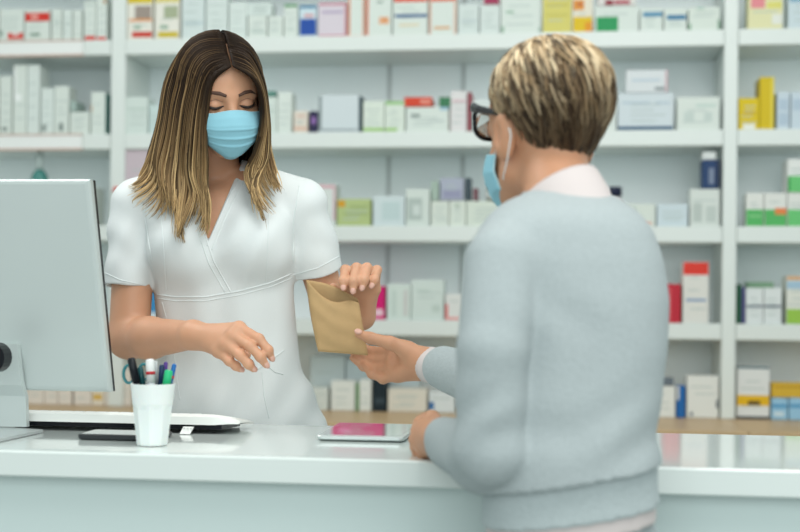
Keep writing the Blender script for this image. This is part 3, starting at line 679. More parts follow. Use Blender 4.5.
# ------------------------------------------------------------------ people
skin_w = mat('skin_warm', (.60, .315, .19), .48, noise=.10, nscale=22, bump=.05, bscale=900, sss=.15)
skin_c = mat('skin_tan', (.52, .262, .150), .5, noise=.14, nscale=25, bump=.08, bscale=700, sss=.12)
cloth_w = mat('white_cotton', (.73, .77, .77), .75, noise=.015, nscale=12, bump=.12, bscale=500)
def hair_mat(name, root, mid, end, dark, a=.25, b=.6, SUB=.30):
    m = bpy.data.materials.new(name); m.use_nodes = True; nt = m.node_tree; L = nt.links.new; bs = nt.nodes['Principled BSDF']
    at = nt.nodes.new('ShaderNodeAttribute'); at.attribute_name = 'strand'
    sp = nt.nodes.new('ShaderNodeSeparateColor'); L(at.outputs['Color'], sp.inputs[0])
    cr = nt.nodes.new('ShaderNodeValToRGB'); e = cr.color_ramp.elements
    e[0].position = 0; e[0].color = (*root, 1); e[1].position = 1; e[1].color = (*end, 1)
    q = e.new(a); q.color = (*root, 1); q = e.new(b); q.color = (*mid, 1)
    ad = nt.nodes.new('ShaderNodeMath'); ad.operation = 'MULTIPLY_ADD'; ad.inputs[1].default_value = .80; L(sp.outputs[1], ad.inputs[0])
    sub = nt.nodes.new('ShaderNodeMath'); sub.operation = 'SUBTRACT'; sub.inputs[1].default_value = SUB; L(ad.outputs[0], sub.inputs[0])
    L(sp.outputs[0], ad.inputs[2]); L(sub.outputs[0], cr.inputs[0])
    mx = nt.nodes.new('ShaderNodeMix'); mx.data_type = 'RGBA'; mx.inputs['A'].default_value = (*dark, 1); L(cr.outputs[0], mx.inputs['B']); L(sp.outputs[2], mx.inputs['Factor'])
    L(mx.outputs['Result'], bs.inputs['Base Color']); bs.inputs['Roughness'].default_value = .42; bs.inputs['Specular IOR Level'].default_value = .12
    return m
class Hair(G):
    def __init__(s): super().__init__(); s.a = []
    def lock(s, pts, r, tint, dk, n=5, t0=0, t1=1, flat=.6):
        k = len(s.v); s.tube(pts, r, n, flat=flat); N = len(pts)
        for i in range(N):
            for _ in range(n): s.a.append((t0+(t1-t0)*i/(N-1), tint, dk))
        assert len(s.v) == len(s.a)
    def done(s, name, m, parent):
        v = Wn(np.array(s.v)); o = link(name, v, s.f, m, parent, True)
        at = o.data.color_attributes.new('strand', 'FLOAT_COLOR', 'POINT'); A = np.ones((len(s.a), 4), np.float32); A[:, :3] = np.array(s.a); at.data.foreach_set('color', A.ravel()); return o
# ============ the pharmacist
wr = P(225, 420, 2.50); wr.z = 0
WO = empty('person', wr, 'fair-haired woman in white uniform and blue mask standing behind the counter', 'person')
hc = C(221, 96, 2.375); hR = basis((.36, -.87, -.31), roll=-.10); hs = np.array((.955, .92, .90))
fd = Field(C(88, 178, 2.2)*0+np.array((-.64, 2.14, -.36)), np.array((-.015, 2.72, .53)), .0026)
T = head(fd, hc, hR, hs)
fd.add(cap(C(213, 122, 2.41), C(212, 185, 2.475), .050, .052), .02)
TW = [(176, 175, 252, 2.475, .050), (184, 150, 282, 2.475, .070), (195, 138, 300, 2.475, .088), (215, 138, 300, 2.47, .100), (245, 147, 296, 2.465, .108), (290, 154, 293, 2.475, .100),
      (330, 158, 296, 2.49, .098), (350, 159, 299, 2.495, .101), (370, 160, 303, 2.50, .105), (400, 159, 315, 2.503, .111), (420, 158, 324, 2.505, .115), (470, 150, 336, 2.515, .125), (520, 150, 340, 2.52, .13)]
fd.add(loft([r for r in TW if r[0] < 480], -.009), .02)
fd.add(cap(C(180, 188, 2.45), C(142, 204, 2.46), .036, .042), .02); fd.add(cap(C(244, 186, 2.45), C(299, 204, 2.46), .036, .040), .02)
fd.add(cap(C(190, 196, 2.424), C(216, 200, 2.424), .018, .018), .03)
# her right arm (left in the photo)
sh, el, w1 = C(137, 205, 2.46), C(129, 338, 2.42), C(193, 335, 2.275)
fd.add(cap(sh, el, .041, .0385), .010); fd.add(cap(el, C(150, 338, 2.37), .040, .039), .012)
fd.add(cap(C(150, 338, 2.37), w1, .039, .0255), .012)
def hand4(fd, wrist, mcps, fingers, pr=.0115, r=(.0088, .0082, .0074, .0062), k=.004, pw=.018):
    for m in mcps: fd.add(cap(wrist, m, pw, pr), .012)
    for i in range(len(mcps)-1): fd.add(cap(mcps[i], mcps[i+1], pr*.92), .008)
    for i, f in enumerate(fingers):
        pts = [mcps[i]]+f; rr = [pr*.9]+[q*(.9 if i == len(fingers)-1 else 1) for q in r[:len(f)]]; rr[-1] = r[3] if i < 3 else r[3]*.9
        chain(fd, pts, rr, k)
        for q in f[:-1]: fd.add(ell(q, (rr[1]*1.07,)*3), .003)
wm = [C(239, 328, 2.215), C(233, 336, 2.205), C(226, 344, 2.205), C(219, 351, 2.215)]
wf = [[C(259, 339, 2.195), C(268, 350, 2.19), C(271.5, 358, 2.195)], [C(250, 346, 2.185), C(260.5, 357, 2.18), C(266, 365, 2.185)],
      [C(240, 355, 2.185), C(248.5, 364, 2.185), C(253.5, 369, 2.19)], [C(229, 361, 2.195), C(236, 366, 2.20), C(240.5, 369.5, 2.205)]]
hand4(fd, w1, wm, wf)
fd.add(cap(w1, C(222, 342, 2.235), .024, .014), .012)
chain(fd, [C(204, 342, 2.27), C(222, 352, 2.275), C(238, 352, 2.27), C(247, 355, 2.262)], [.015, .012, .0095, .0075], .006)
# her left arm (right in the photo)
sh2, el2, w2 = C(300, 205, 2.46), C(331, 312, 2.53), C(361, 316, 2.30)
fd.add(cap(sh2, el2, .041, .034), .010); fd.add(cap(el2, w2, .035, .0245), .015)
lm = [C(352, 287, 2.255), C(360, 284, 2.253), C(367, 285, 2.256), C(374, 289, 2.262)]
lf = [[C(345.5, 270, 2.225), C(343.5, 281, 2.203), C(343.5, 288, 2.199)], [C(356.5, 268, 2.222), C(353.5, 281, 2.199), C(353, 291, 2.197)],
      [C(367, 268, 2.226), C(363.5, 280, 2.204), C(362, 288, 2.202)], [C(377, 270, 2.236), C(374, 280, 2.216), C(371.5, 286, 2.213)]]
hand4(fd, w2, lm, lf, pr=.0112)
fd.add(cap(w2, C(366, 296, 2.27), .022, .016), .012)
chain(fd, [C(358, 308, 2.285), C(346, 300, 2.272), C(338, 293, 2.258), C(333, 287, 2.25)], [.014, .0115, .0095, .0075], .006)
body_w = finish(fd, 'body', skin_w, WO)
nail = mat('nail_pink', (.64, .37, .29), .3)
for f in wf:
    d = f[2]-f[1]; nailmesh('fingernail', f[2], d, np.array((.2, -1, .45)), .0072, nail, body_w)
for f in lf:
    d = f[2]-f[1]; nailmesh('fingernail', f[2], d, np.array((0, -1, 0)), .0072, nail, body_w)
# uniform top
fd = Field(np.array((-.65, 2.20, -.50)), np.array((-.06, 2.72, .29)), .0028)
fd.add(loft(TW, 0), .02)
fd.add(ell(C(186, 246, 2.395), (.062, .055, .062)), .04); fd.add(ell(C(256, 244, 2.395), (.062, .055, .062)), .04)
fd.add(cap(C(190, 182, 2.465), C(140, 203, 2.46), .042, .050), .02); fd.add(cap(C(240, 181, 2.465), C(301, 203, 2.46), .042, .049), .02)
s1, h1 = C(137, 206, 2.46), C(128, 288, 2.436); s2, h2 = C(301, 206, 2.46), C(318, 272, 2.500)
for s_, h_, r0, r1, ri in ((s1, h1, .051, .0470, .0430), (s2, h2, .051, .0520, .0460)):
    ax = (h_-s_)/np.linalg.norm(h_-s_)
    fo, lo, hi = cap(s_, h_+ax*.06, r0, r1); fi = cap(h_-ax*(-.020), h_+ax*.1, ri, ri)[0]
    def slv(x, y, z, fo=fo, fi=fi, h_=h_, ax=ax):
        return np.maximum(np.maximum(fo(x, y, z), (x-h_[0])*ax[0]+(y-h_[1])*ax[1]+(z-h_[2])*ax[2]), -fi(x, y, z))
    fd.add((slv, lo, hi), .010)
def wrk(x, y, z):
    px = x/np.float32(2.45)*F+400; py = 300-z/np.float32(2.45)*F
    w = .0018*np.sin(px*.16+py*.05+2*np.sin(py*.03))*np.clip((py-240)/60, 0, 1)
    w = w+.0024*np.sin((px+py*.8)*.13+1.5*np.sin(px*.05))*np.exp(-((py-245)/40)**2)
    w = w+.0020*np.sin((px*.35-py)*.17+np.sin(px*.09))*(np.exp(-((px-118)/22)**2)+np.exp(-((px-325)/20)**2))*np.exp(-((py-240)/40)**2)
    w = w+.0024*np.sin(px*.13+1+.4*np.sin(py*.02))*np.clip((py-340)/60, 0, 1)
    return w
fd.disp(wrk)
# neck opening and V
def vee(x, y, z):
    q = F/np.maximum(y, .5); px = x*q+400; py = 300-z*q
    e1 = (px-(236-(py-176)*.43))          # right border 236,176 -> 208,242
    e2 = ((196+(py-190)*.235)-px)         # left border
    d = np.maximum(np.maximum(e1, e2), (py-243))/q
    return np.maximum(d, (y-2.46))
fd.cut((vee, C(180, 245, 2.25)-np.array((0, .1, 0)), C(245, 168, 2.46)+np.array((0, .02, .03))), .0)
fd.cut(cap(C(214, 130, 2.43), C(214, 160, 2.45), .056, .053), .004)
fd.cut(cap(C(213, 150, 2.45), C(213, 178, 2.478), .055, .050), .004)
top = finish(fd, 'uniform_top', cloth_w, WO)
bt = bvh_of(top)
seam = mat('seam_thread', (.74, .79, .79), .8)
def seam_line(pts, r=.0011, name='seam', m=None, lift=.0002, n=50):
    o_ = strip(bt, pts, r, lift, n)
    if len(o_) > 3: G().tube(o_, r, 6).build(name, m or seam, top, True)
seam_line([(153, 294), (175, 297), (205, 297), (240, 291), (270, 283), (291, 274)], .0013)
seam_line([(154, 298), (175, 301), (205, 301), (240, 295), (270, 287), (292, 278)], .0009)
seam_line([(196, 196), (205, 236), (214, 262), (231, 292)], .0016, 'neck_edge', cloth_w, -.0006)
seam_line([(191, 200), (200, 238), (209, 264), (225, 292)], .0009)
seam_line([(238, 180), (226, 203), (215, 228), (207, 246)], .0016, 'neck_edge', cloth_w, -.0006)
seam_line([(243, 182), (231, 205), (220, 230), (212, 250)], .0009)
seam_line([(140, 196), (146, 225), (152, 262)], .0010)
seam_line([(299, 186), (294, 220), (293, 262)], .0010)
seam_line([(160, 205), (163, 240), (166, 290)], .0008); seam_line([(270, 190), (268, 240), (266, 282)], .0006)
seam_line([(162, 302), (172, 340), (180, 400)], .0007)
seam_line([(101, 271), (120, 280), (143, 285)], .0010); seam_line([(293, 275), (318, 268), (340, 256)], .0010)
seam_line([(243, 362), (258, 369), (270, 361), (284, 350)], .0016, 'pocket_fold', cloth_w, 0)
seam_line([(268, 366), (275, 372), (283, 374)], .0016, 'pocket_fold', cloth_w, 0)
seam_line([(262, 372), (264, 395), (269, 418)], .0010, 'pocket_seam')
# trousers and shoes behind the counter
def legs(root, xl, xr, px_hip, zc_top, d, m, shoe, fwd=(0, -1)):
    fz = -CAMZ
    f2 = Field(np.array((min(xl, xr)-.14, d-.20, fz-.0)), np.array((max(xl, xr)+.14, d+.18, zc_top+.02)), .008)
    for x in (xl, xr):
        f2.add(cap((x*.6+(xl+xr)*.2, d, zc_top-.10), (x, d, fz+.46), .080, .060), .02); f2.add(cap((x, d, fz+.46), (x, d+.01, fz+.09), .062, .048), .01)
    f2.add(ell(((xl+xr)/2, d, zc_top-.08), ((xr-xl)/2+.052, .112, .12)), .03)
    finish(f2, 'trousers', m, root)
    for x in (xl, xr):
        f3 = Field(np.array((x-.08, d-.24, fz-.0)), np.array((x+.08, d+.24, fz+.12)), .006)
        a = np.array((x, d-fwd[1]*-.04, fz+.045)); 
        f3.add(cap((x, d+fwd[1]*-.05, fz+.045), (x, d+fwd[1]*.10, fz+.035), .040, .033), .01)
        f3.cut((lambda X, Y, Z: (Z-(fz+.004))+0*X+0*Y, np.array((x-.1, d-.3, fz-.1)), np.array((x+.1, d+.3, fz+.004))))
        finish(f3, 'shoe', shoe, root)
xm = C(243, 500, 2.52)[0]
legs(WO, xm-.09, xm+.09, 0, C(0, 470, 2.52)[2], 2.52, mat('white_trousers', (.72, .76, .76), .8), mat('white_shoe', (.7, .7, .7), .4))
# face details
bb = bvh_of(body_w)
dark = mat('lash_brown', (.025, .014, .010), .6); brow = mat('brow_brown', (.09, .045, .030), .7)
def on_face(T, b, x, z, lift=.0006, y=.2):
    a = Vector(Wn(T(x, y, z))[0]); q = Vector(Wn(T(x, 0, z))[0]); d = (q-a).normalized(); h = b.ray_cast(a, d)
    return np.array(h[0]-d*lift) if h[0] else np.array(Wn(T(x, .09, z))[0])
def face_line(T, b, pts, rs, name, m, parent, lift=.0004, n=16, flat=.6):
    out = []; R_l = []
    for t in np.linspace(0, len(pts)-1, n):
        x = np.interp(t, range(len(pts)), [p[0] for p in pts]); z = np.interp(t, range(len(pts)), [p[1] for p in pts])
        out.append(on_face(T, b, x, z, lift)); R_l.append(np.interp(t, range(len(rs)), rs))
    G().tube(out, R_l, 6).build(name, m, parent, True)
for e in (-1, 1):
    face_line(T, bb, [(e*.012, .0175), (e*.025, .0225), (e*.038, .0235), (e*.052, .0155)], [.0026, .0038, .0030, .0008], 'eyebrow', brow, body_w)
    face_line(T, bb, [(e*.0155, -.0045), (e*.022, -.0072), (e*.032, -.0090), (e*.042, -.0068), (e*.049, -.0020)], [.0010, .0022, .0028, .0027, .0010], 'eyelashes', dark, body_w)
    face_line(T, bb, [(e*.017, .004), (e*.031, .0095), (e*.045, .004)], [.0004, .0007, .0004], 'eyelid_crease', mat('crease', (.36, .19, .13), .6), body_w)
    for k in range(9):
        x = e*(.026+.0027*k); z = -.0085+.00006*k*k; p0 = on_face(T, bb, x, z, .0002)
        p1 = np.array(Wn(T(x*1.02+e*.0022*k/8, .0965-.0009*k, z-.0055+.0004*k))[0])
        G().tube([p0, p1], [.0005, .0002], 4).build('lash', dark, body_w)
mask_m = mat('mask_blue', (.27, .56, .67), .75, noise=.04, nscale=60, bump=.1, bscale=800)
edge_m = mat('mask_edge_pale', (.50, .74, .80), .7); strap_m = mat('ear_loop_white', (.75, .80, .80), .7)
face_mask(T, hs, body_w, mask_m, edge_m, strap_m)
# hair
hm = hair_mat('ombre_hair', (.022, .012, .007), (.27, .165, .075), (.74, .52, .26), (.015, .009, .005), .18, .48, .34)
def spl(pts, n):
    pts = np.array(pts, float); t = np.linspace(0, len(pts)-1, n); out = []
    for u in t:
        i = min(int(u), len(pts)-2); f = u-i; p0, p1, p2, p3 = pts[max(i-1, 0)], pts[i], pts[i+1], pts[min(i+2, len(pts)-1)]
        out.append(.5*((2*p1)+(-p0+p2)*f+(2*p0-5*p1+4*p2-p3)*f*f+(-p0+3*p1-3*p2+p3)*f**3))
    return np.array(out)
c3 = lambda L_: spl([C(*p) for p in L_], 26)
LG = [c3([(231, 66, 2.268), (213, 79, 2.272), (207, 106, 2.285), (205, 140, 2.30), (207, 170, 2.325), (210, 200, 2.335), (202, 234, 2.322)]),
      c3([(229, 58, 2.285), (206, 68, 2.285), (196, 98, 2.298), (191, 140, 2.315), (190, 175, 2.335), (193, 205, 2.335), (184, 246, 2.318)]),
      c3([(225, 46, 2.31), (196, 54, 2.315), (181, 92, 2.33), (174, 135, 2.35), (169, 168, 2.365), (172, 200, 2.352), (172, 236, 2.330)]),
      c3([(220, 38, 2.345), (192, 43, 2.36), (171, 78, 2.375), (163, 122, 2.39), (154, 158, 2.40), (145, 182, 2.40), (126, 190, 2.40)]),
      c3([(217, 35, 2.39), (192, 41, 2.42), (169, 76, 2.44), (160, 122, 2.46), (151, 158, 2.47), (143, 178, 2.48), (130, 183, 2.49)]),
      c3([(216, 36, 2.43), (196, 44, 2.48), (176, 80, 2.50), (170, 125, 2.52), (168, 165, 2.545), (168, 190, 2.57), (166, 215, 2.585)]),
      c3([(217, 38, 2.45), (212, 48, 2.49), (208, 80, 2.515), (206, 125, 2.53), (206, 165, 2.555), (206, 190, 2.58), (206, 215, 2.59)])]
RG = [c3([(233, 66, 2.268), (252, 77, 2.274), (261, 95, 2.29), (262, 120, 2.31), (256, 152, 2.335), (244, 180, 2.350), (262, 230, 2.322)]),
      c3([(230, 54, 2.285), (248, 64, 2.285), (260, 90, 2.310), (265, 124, 2.34), (263, 156, 2.36), (258, 184, 2.355), (268, 214, 2.335)]),
      c3([(226, 40, 2.325), (248, 50, 2.33), (262, 82, 2.355), (267, 122, 2.38), (268, 154, 2.39), (272, 176, 2.385), (283, 190, 2.37)]),
      c3([(220, 36, 2.39), (244, 46, 2.41), (259, 78, 2.43), (264, 120, 2.45), (264, 154, 2.46), (266, 174, 2.47), (272, 184, 2.48)]),
      c3([(217, 38, 2.44), (234, 48, 2.48), (246, 80, 2.50), (250, 125, 2.52), (250, 165, 2.55), (248, 190, 2.575), (248, 212, 2.585)]),
      c3([(217, 38, 2.45), (212, 48, 2.49), (208, 80, 2.515), (206, 125, 2.53), (206, 165, 2.555), (206, 190, 2.58), (206, 215, 2.59)])]
def guide(Gs, s):
    u = s*(len(Gs)-1); i = min(int(u), len(Gs)-2); f = u-i; return Gs[i]*(1-f)+Gs[i+1]*f
hr = Hair(); rnd = random.Random(3); sk_c = T(0, -.017, .036); sk_r = np.array((.080, .100, .091))*hs
for Gs, N, seed in ((LG, 150, 1), (RG, 100, 2)):
    for layer, (NN, r0, out_) in enumerate(((N, .0060, .0), (N*3, .0022, .004), (N*2, .0010, .0065))):
        for i in range(NN):
            s = (i+rnd.random())/NN; s = s**1.15
            p = guide(Gs, s).copy(); n = len(p); t = np.linspace(0, 1, n)
            cen = np.array(hc)[None, :]*np.ones((n, 1)); cen[:, 2] = np.minimum(cen[:, 2], p[:, 2]); cen[:, 0] = C(215, 100, 2.4)[0]
            o_ = p-cen; o_ /= np.linalg.norm(o_, axis=1)[:, None]+1e-6
            ph, am = s*21+seed+rnd.uniform(-.5, .5), rnd.uniform(.7, 1.1)
            wv = (np.sin(t*rnd.uniform(12.5, 14)+ph)[:, None]*np.array((1., .5, 0))*.013*am*(np.clip(t-.5, 0, 1)[:, None]*2)**1.3)
            cut_ = min(1, .955+.045*math.sin(s*31+seed)+rnd.uniform(-.03, .02)) if rnd.random() < .75 else rnd.uniform(.76, .95)
            p = p+o_*(out_*rnd.uniform(.4, 1.1)*np.minimum(1, t*6+.2))[:, None]+wv
            p += np.array([rnd.gauss(0, .0015), 0, 0])*t[:, None]*2
            ql = (p-sk_c)@hR; kk = np.sqrt(((ql/sk_r)**2).sum(1)); need = 1+(.0025+out_*.8)/.085
            fx = kk < need; ql[fx] *= (need/kk[fx])[:, None]; p = ql@hR.T+sk_c
            m_ = max(6, int(n*cut_)); p = p[:m_]; tt = np.linspace(0, 1, m_)
            r = r0*np.minimum(1, .35+tt*5)*np.clip((1.03-tt)*3.2, .08, 1)
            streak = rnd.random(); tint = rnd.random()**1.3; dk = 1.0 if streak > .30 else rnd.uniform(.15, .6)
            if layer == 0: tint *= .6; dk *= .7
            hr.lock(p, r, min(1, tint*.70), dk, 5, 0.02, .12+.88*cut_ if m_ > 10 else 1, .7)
# crown cap of strands
for i in range(60):
    a = rnd.uniform(0, 6.28); c0 = C(219, 37.5, 2.40)
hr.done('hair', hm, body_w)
fd = Field(C(150, 178, 2.36)+np.array((-.02, -.14, 0)), C(280, 25, 2.36)+np.array((.02, .20, 0)), .004)
fd.add(ell(T(0, -.022, .037), np.array((.079, .096, .090))*hs, hR))
fd.add(cap(C(208, 95, 2.45), C(206, 170, 2.52), .06, .045), .03)
fd.cut(ell(T(0, .085, -.035), np.array((.072, .075, .105))*hs, hR), .01)
v_, f_ = fd.mesh(); cap_o = link('hair_base', Wn(v_), f_, mat('hair_base_brown', (.020, .012, .008), .85, spec=.1), body_w, True)
# ============ the customer
cr_ = P(560, 500, 1.66); cr_.z = 0
CU = empty('person', cr_, 'short-haired woman in light grey sweater with her back to the camera', 'person')
hc2 = C(544, 136, 1.79); hR2 = basis((-.46, .88, .0), roll=.03); hs2 = np.array((.92, .92, 1.0))
fd = Field(np.array((-.10, 1.46, -.36)), np.array((.41, 2.02, .40)), .0028)
T2 = head(fd, hc2, hR2, hs2)
fd.add(cap(C(549, 150, 1.785), C(565, 215, 1.70), .047, .050), .02)
SW = [(196, 522, 606, 1.705, .055), (204, 503, 622, 1.70, .075), (214, 490, 637, 1.69, .09), (230, 480, 651, 1.685, .10), (260, 475, 661, 1.68, .108), (300, 480, 667, 1.675, .112), (350, 484, 665, 1.67, .112),
      (400, 480, 658, 1.665, .112), (440, 476, 655, 1.66, .114), (470, 473, 659, 1.66, .120), (503, 474, 661, 1.66, .120)]
fd.add(loft(SW[:8], -.016), .02)
cs, ce, cw = C(503, 264, 1.61), C(492, 455, 1.585), C(444, 440, 1.80)
fd.add(cap(cs, ce, .040, .036), .01); fd.add(cap(ce, cw, .036, .026), .01)
cm4 = [C(422, 424, 1.885), C(420, 432, 1.875), C(421, 441, 1.862), C(426, 448, 1.848)]
cf4 = [[C(417, 431, 1.925), C(417, 439, 1.935), C(419, 444, 1.935)], [C(415, 439, 1.91), C(416, 447, 1.915), C(419, 450, 1.915)],
       [C(417, 448, 1.89), C(419, 453.5, 1.89), C(422, 455, 1.888)], [C(422, 453, 1.868), C(425, 457, 1.866), C(429, 458.5, 1.864)]]
hand4(fd, cw, cm4, cf4, pr=.012, pw=.02)
fd.add(cap(cw, C(428, 434, 1.86), .026, .020), .012)
chain(fd, [C(440, 428, 1.85), C(432, 418, 1.875), C(424, 418, 1.90)], [.015, .011, .008], .006)
# far arm
fs, fe, fw = C(608, 266, 1.75), C(532, 398, 1.94), C(431, 365, 2.165)
fd.add(cap(fs, fe, .040, .036), .01); 
fd2 = Field(np.array((-.15, 1.88, -.22)), np.array((.30, 2.32, .01)), .0024)
body_c = None
fd2.add(cap(fe, C(455, 370, 2.11), .036, .030), .01); fd2.add(cap(C(455, 370, 2.11), fw, .030, .0255), .01)
rm = [C(396, 352, 2.215), C(394, 360, 2.210), C(394, 368, 2.200), C(397, 375, 2.190)]
rf = [[C(374, 352, 2.243), C(362, 348, 2.247), C(353, 344, 2.248)], [C(373, 360, 2.240), C(362, 356, 2.246), C(352, 351, 2.246)],
      [C(376, 370, 2.228), C(364, 366, 2.238), C(353, 358, 2.240)], [C(383, 379, 2.205), C(372, 374, 2.218), C(364, 366, 2.228)]]
hand4(fd2, fw, rm, rf, pr=.0118, pw=.018, r=(.0092, .0086, .0078, .0066))
fd2.add(cap(C(424, 366, 2.165), C(402, 372, 2.185), .024, .014), .012)
fd2.add(cap(C(424, 360, 2.165), C(404, 350, 2.175), .022, .016), .012)
chain(fd2, [C(408, 350, 2.172), C(390, 343, 2.168), C(370, 338, 2.175), C(359, 334, 2.182)], [.0155, .0115, .0098, .0076], .006)
v1, f1 = fd.mesh(); v2, f2_ = fd2.mesh()
body_c = link('body', Wn(np.concatenate((v1, v2))), np.concatenate((f1, f2_+len(v1))), skin_c, CU, True)
nailmesh('fingernail', C(358.5, 333.2, 2.179), C(359, 334, 2.182)-C(370, 338, 2.175), np.array((.0, -.9, .7)), .0080, nail, body_c)
# sweater
knit = mat('grey_knit', (.38, .43, .44), .9, noise=.10, nscale=160, bump=.35, bscale=260)
fd = Field(np.array((-.02, 1.44, -.30)), np.array((.42, 2.24, .19)), .0032)
fd.add(loft(SW, 0), .02)
fd.add(cap(C(532, 234, 1.67), C(508, 260, 1.63), .046, .050), .03)
fd.add(cap(C(598, 238, 1.70), C(620, 262, 1.73), .050, .052), .03)
fd.add(cap(cs, C(493, 350, 1.572), .050, .045), .010); fd.add(cap(C(493, 350, 1.572), C(490, 448, 1.58), .045, .046), .007)
fd.add(cap(C(490, 448, 1.58), C(484, 455, 1.61), .048, .048), .01)
fd.add(cap(C(484, 455, 1.61), C(447, 441, 1.785), .048, .035), .01)
fd.add(cap(fs, fe, .056, .050), .01); fd.add(cap(fe, C(444, 368, 2.13), .050, .0375), .01)
def wr2(x, y, z):
    q = F/np.maximum(y, 1); px = x*q+400; py = 300-z*q
    w = .0022*np.sin((px*.5+py)*.10+1.2*np.sin(px*.04))*np.exp(-((py-440)/45)**2)
    w = w+.0014*np.sin((px-py*.6)*.07+np.sin(py*.05))*np.exp(-((px-560)/60)**2)*np.exp(-((py-330)/90)**2)
    w = w+.0020*np.sin((py*.9+px*.5)*.15)*np.exp(-((px-485)/30)**2)*np.exp(-((py-430)/35)**2)
    return w
fd.cut(half(C(492, 493, 1.6), (.16, 0, -1), (-.02, 1.44, -.31), (.43, 1.85, -.20)))
fd.disp(wr2)
fd.cut(cap(C(552, 165, 1.76), C(560, 191, 1.71), .060, .057), .004)
sweater = finish(fd, 'sweater', knit, CU)
# rib hem, shirt hem, trousers
def band(name, rows, m, parent, dz=None, tilt=0):
    f3 = Field(np.array((.06, 1.44, -.48)), np.array((.42, 1.84, -.20)), .004)
    a = loft(rows)
    def f(x, y, z): return a[0](x, y, z-(x-.21)*tilt)
    f3.add((f, a[1]-.03, a[2]+.03)); return finish(f3, name, m, parent)
band('sweater_rib', [(466, 482, 655, 1.66, .104), (500, 482, 656, 1.66, .104), (514, 481, 658, 1.66, .106)], mat('grey_rib', (.42, .48, .49), .9, noise=.1, nscale=150, bump=.4, bscale=200), CU, tilt=.14)
band('shirt_hem', [(480, 487, 653, 1.66, .098), (530, 486, 654, 1.66, .101)], mat('shirt_pink_white', (.60, .54, .53), .8), CU, tilt=.14)
xm = C(572, 520, 1.66)[0]
legs(CU, xm-.075, xm+.075, 0, C(0, 512, 1.66)[2], 1.66, mat('grey_trousers', (.36, .41, .42), .85), mat('brown_shoe', (.10, .06, .04), .4), fwd=(0, 1))
shirt = mat('shirt_pink_white', (.60, .54, .53), .8)
# collar
g = G(); rings = []
ctr = C(563, 196, 1.712)
for k, (dz, gr) in enumerate([(-.040, .001), (-.01, .001), (.014, -.005), (.017, -.007), (.014, -.010), (-.040, -.006)]):
    ring = []
    for j in range(48):
        a = 2*math.pi*j/48; ex, ey = math.cos(a), math.sin(a)
        fr = (-.66*ex+.74*ey)                     # towards her front
        p = ctr+np.array(((.058+gr)*ex, (.060+gr)*ey, dz-.026*(fr+.25)+.004*max(0, -fr)))
        p[0] -= (dz*.25); p[1] += dz*.55; ring.append(p)
    rings.append(ring)
g.loft(rings, caps=False); v_ = Wn(np.array(g.v)); link('shirt_collar', v_, g.f, shirt, CU, True)
# cuff
g = G(); a0, a1 = C(443, 368, 2.135), C(428.5, 364.5, 2.172)
g.tube([a0, a0*.5+a1*.5, a1, a1, a1*.9+a0*.1], [.0345, .0345, .0350, .0318, .0315], 28, flat=.9); link('shirt_cuff', Wn(np.array(g.v)), g.f, shirt, CU, True)
face_mask(T2, hs2, body_c, mask_m, edge_m, strap_m)
# glasses
GL = empty('eyeglasses', (0, 0, 0), None, None) if False else None
blkf = mat('frame_black', (.005, .005, .007), .25, spec=.3)
g = G()
for e in (-1, 1):
    g.tube(Wn(np.array([T2(e*.079, -.02, .024), T2(e*.079, .02, .034), T2(e*.074, .07, .044), T2(e*.069, .096, .050)])), [.0020, .0030, .0042, .0055], 8, flat=1.4)
    out = []
    for k in range(25):
        a = 2*math.pi*k/24; x = .036+.0315*math.copysign(abs(math.cos(a))**.8, math.cos(a)); z = -.004+.021*math.copysign(abs(math.sin(a))**.8, math.sin(a))+.006*max(0, math.cos(a))*(math.sin(a) > -.2)
        out.append(T2(e*x, .104-.35*max(0, x-.03)*.6, z+.030))
    g.tube(Wn(np.array(out)), .0036, 8)
g.tube(Wn(np.array([T2(-.008, .106, .034), T2(.008, .106, .034)])), .002, 8)
gl = g.build('eyeglasses', blkf, body_c, True)
g = G()
for e in (-1, 1):
    ring = [T2(e*(.036+.030*math.cos(a)), .1025-.2*max(0, .006+.030*math.cos(a)), .026+.020*math.sin(a)) for a in np.linspace(0, 2*math.pi, 20, endpoint=False)]
    g.add(Wn(np.array(ring)), [tuple(range(20))])
g.build('lens', mat('lens_glass', (.8, .9, .9), .02, trans=1), gl)
# short hair
hm2 = hair_mat('streaked_short_hair', (.15, .09, .048), (.42, .29, .16), (.80, .64, .42), (.024, .014, .009), .15, .5, .25)
def sfun(th, ph):  # skull-following shell, local: th from crown, ph around (0 = her right, 90 = front)
    x = .078*math.sin(th)*math.cos(ph); y = -.018+.100*math.sin(th)*math.sin(ph); z = .038+.089*math.cos(th)
    return np.array((x, y, z))
def hairline(ph):
    d = (math.degrees(ph) % 360)
    pts = [(0, 100), (15, 92), (30, 80), (60, 58), (90, 52), (120, 60), (150, 86), (165, 98), (180, 102), (192, 124), (210, 140), (240, 150), (270, 153), (300, 150), (330, 140), (348, 124), (360, 100)]
    return math.radians(np.interp(d, [p[0] for p in pts], [p[1] for p in pts]))
def shell(th, ph, lift):
    p = sfun(th, ph)
    n = np.array((p[0]/.078, (p[1]+.018)/.100, (p[2]-.038)/.088)); n /= np.linalg.norm(n)
    p[:2] -= n[:2]*.016*max(0, th-1.6)
    # volume: full at the back of the crown, tight at the nape
    vol = .008*math.exp(-((th-1.0)/.7)**2)*(1-.4*math.sin(ph))
    if th > 1.9: p[2] = p[2]*1.0-.010*(th-1.9)
    return p+n*(lift+vol)
hr = Hair(); g0 = G()
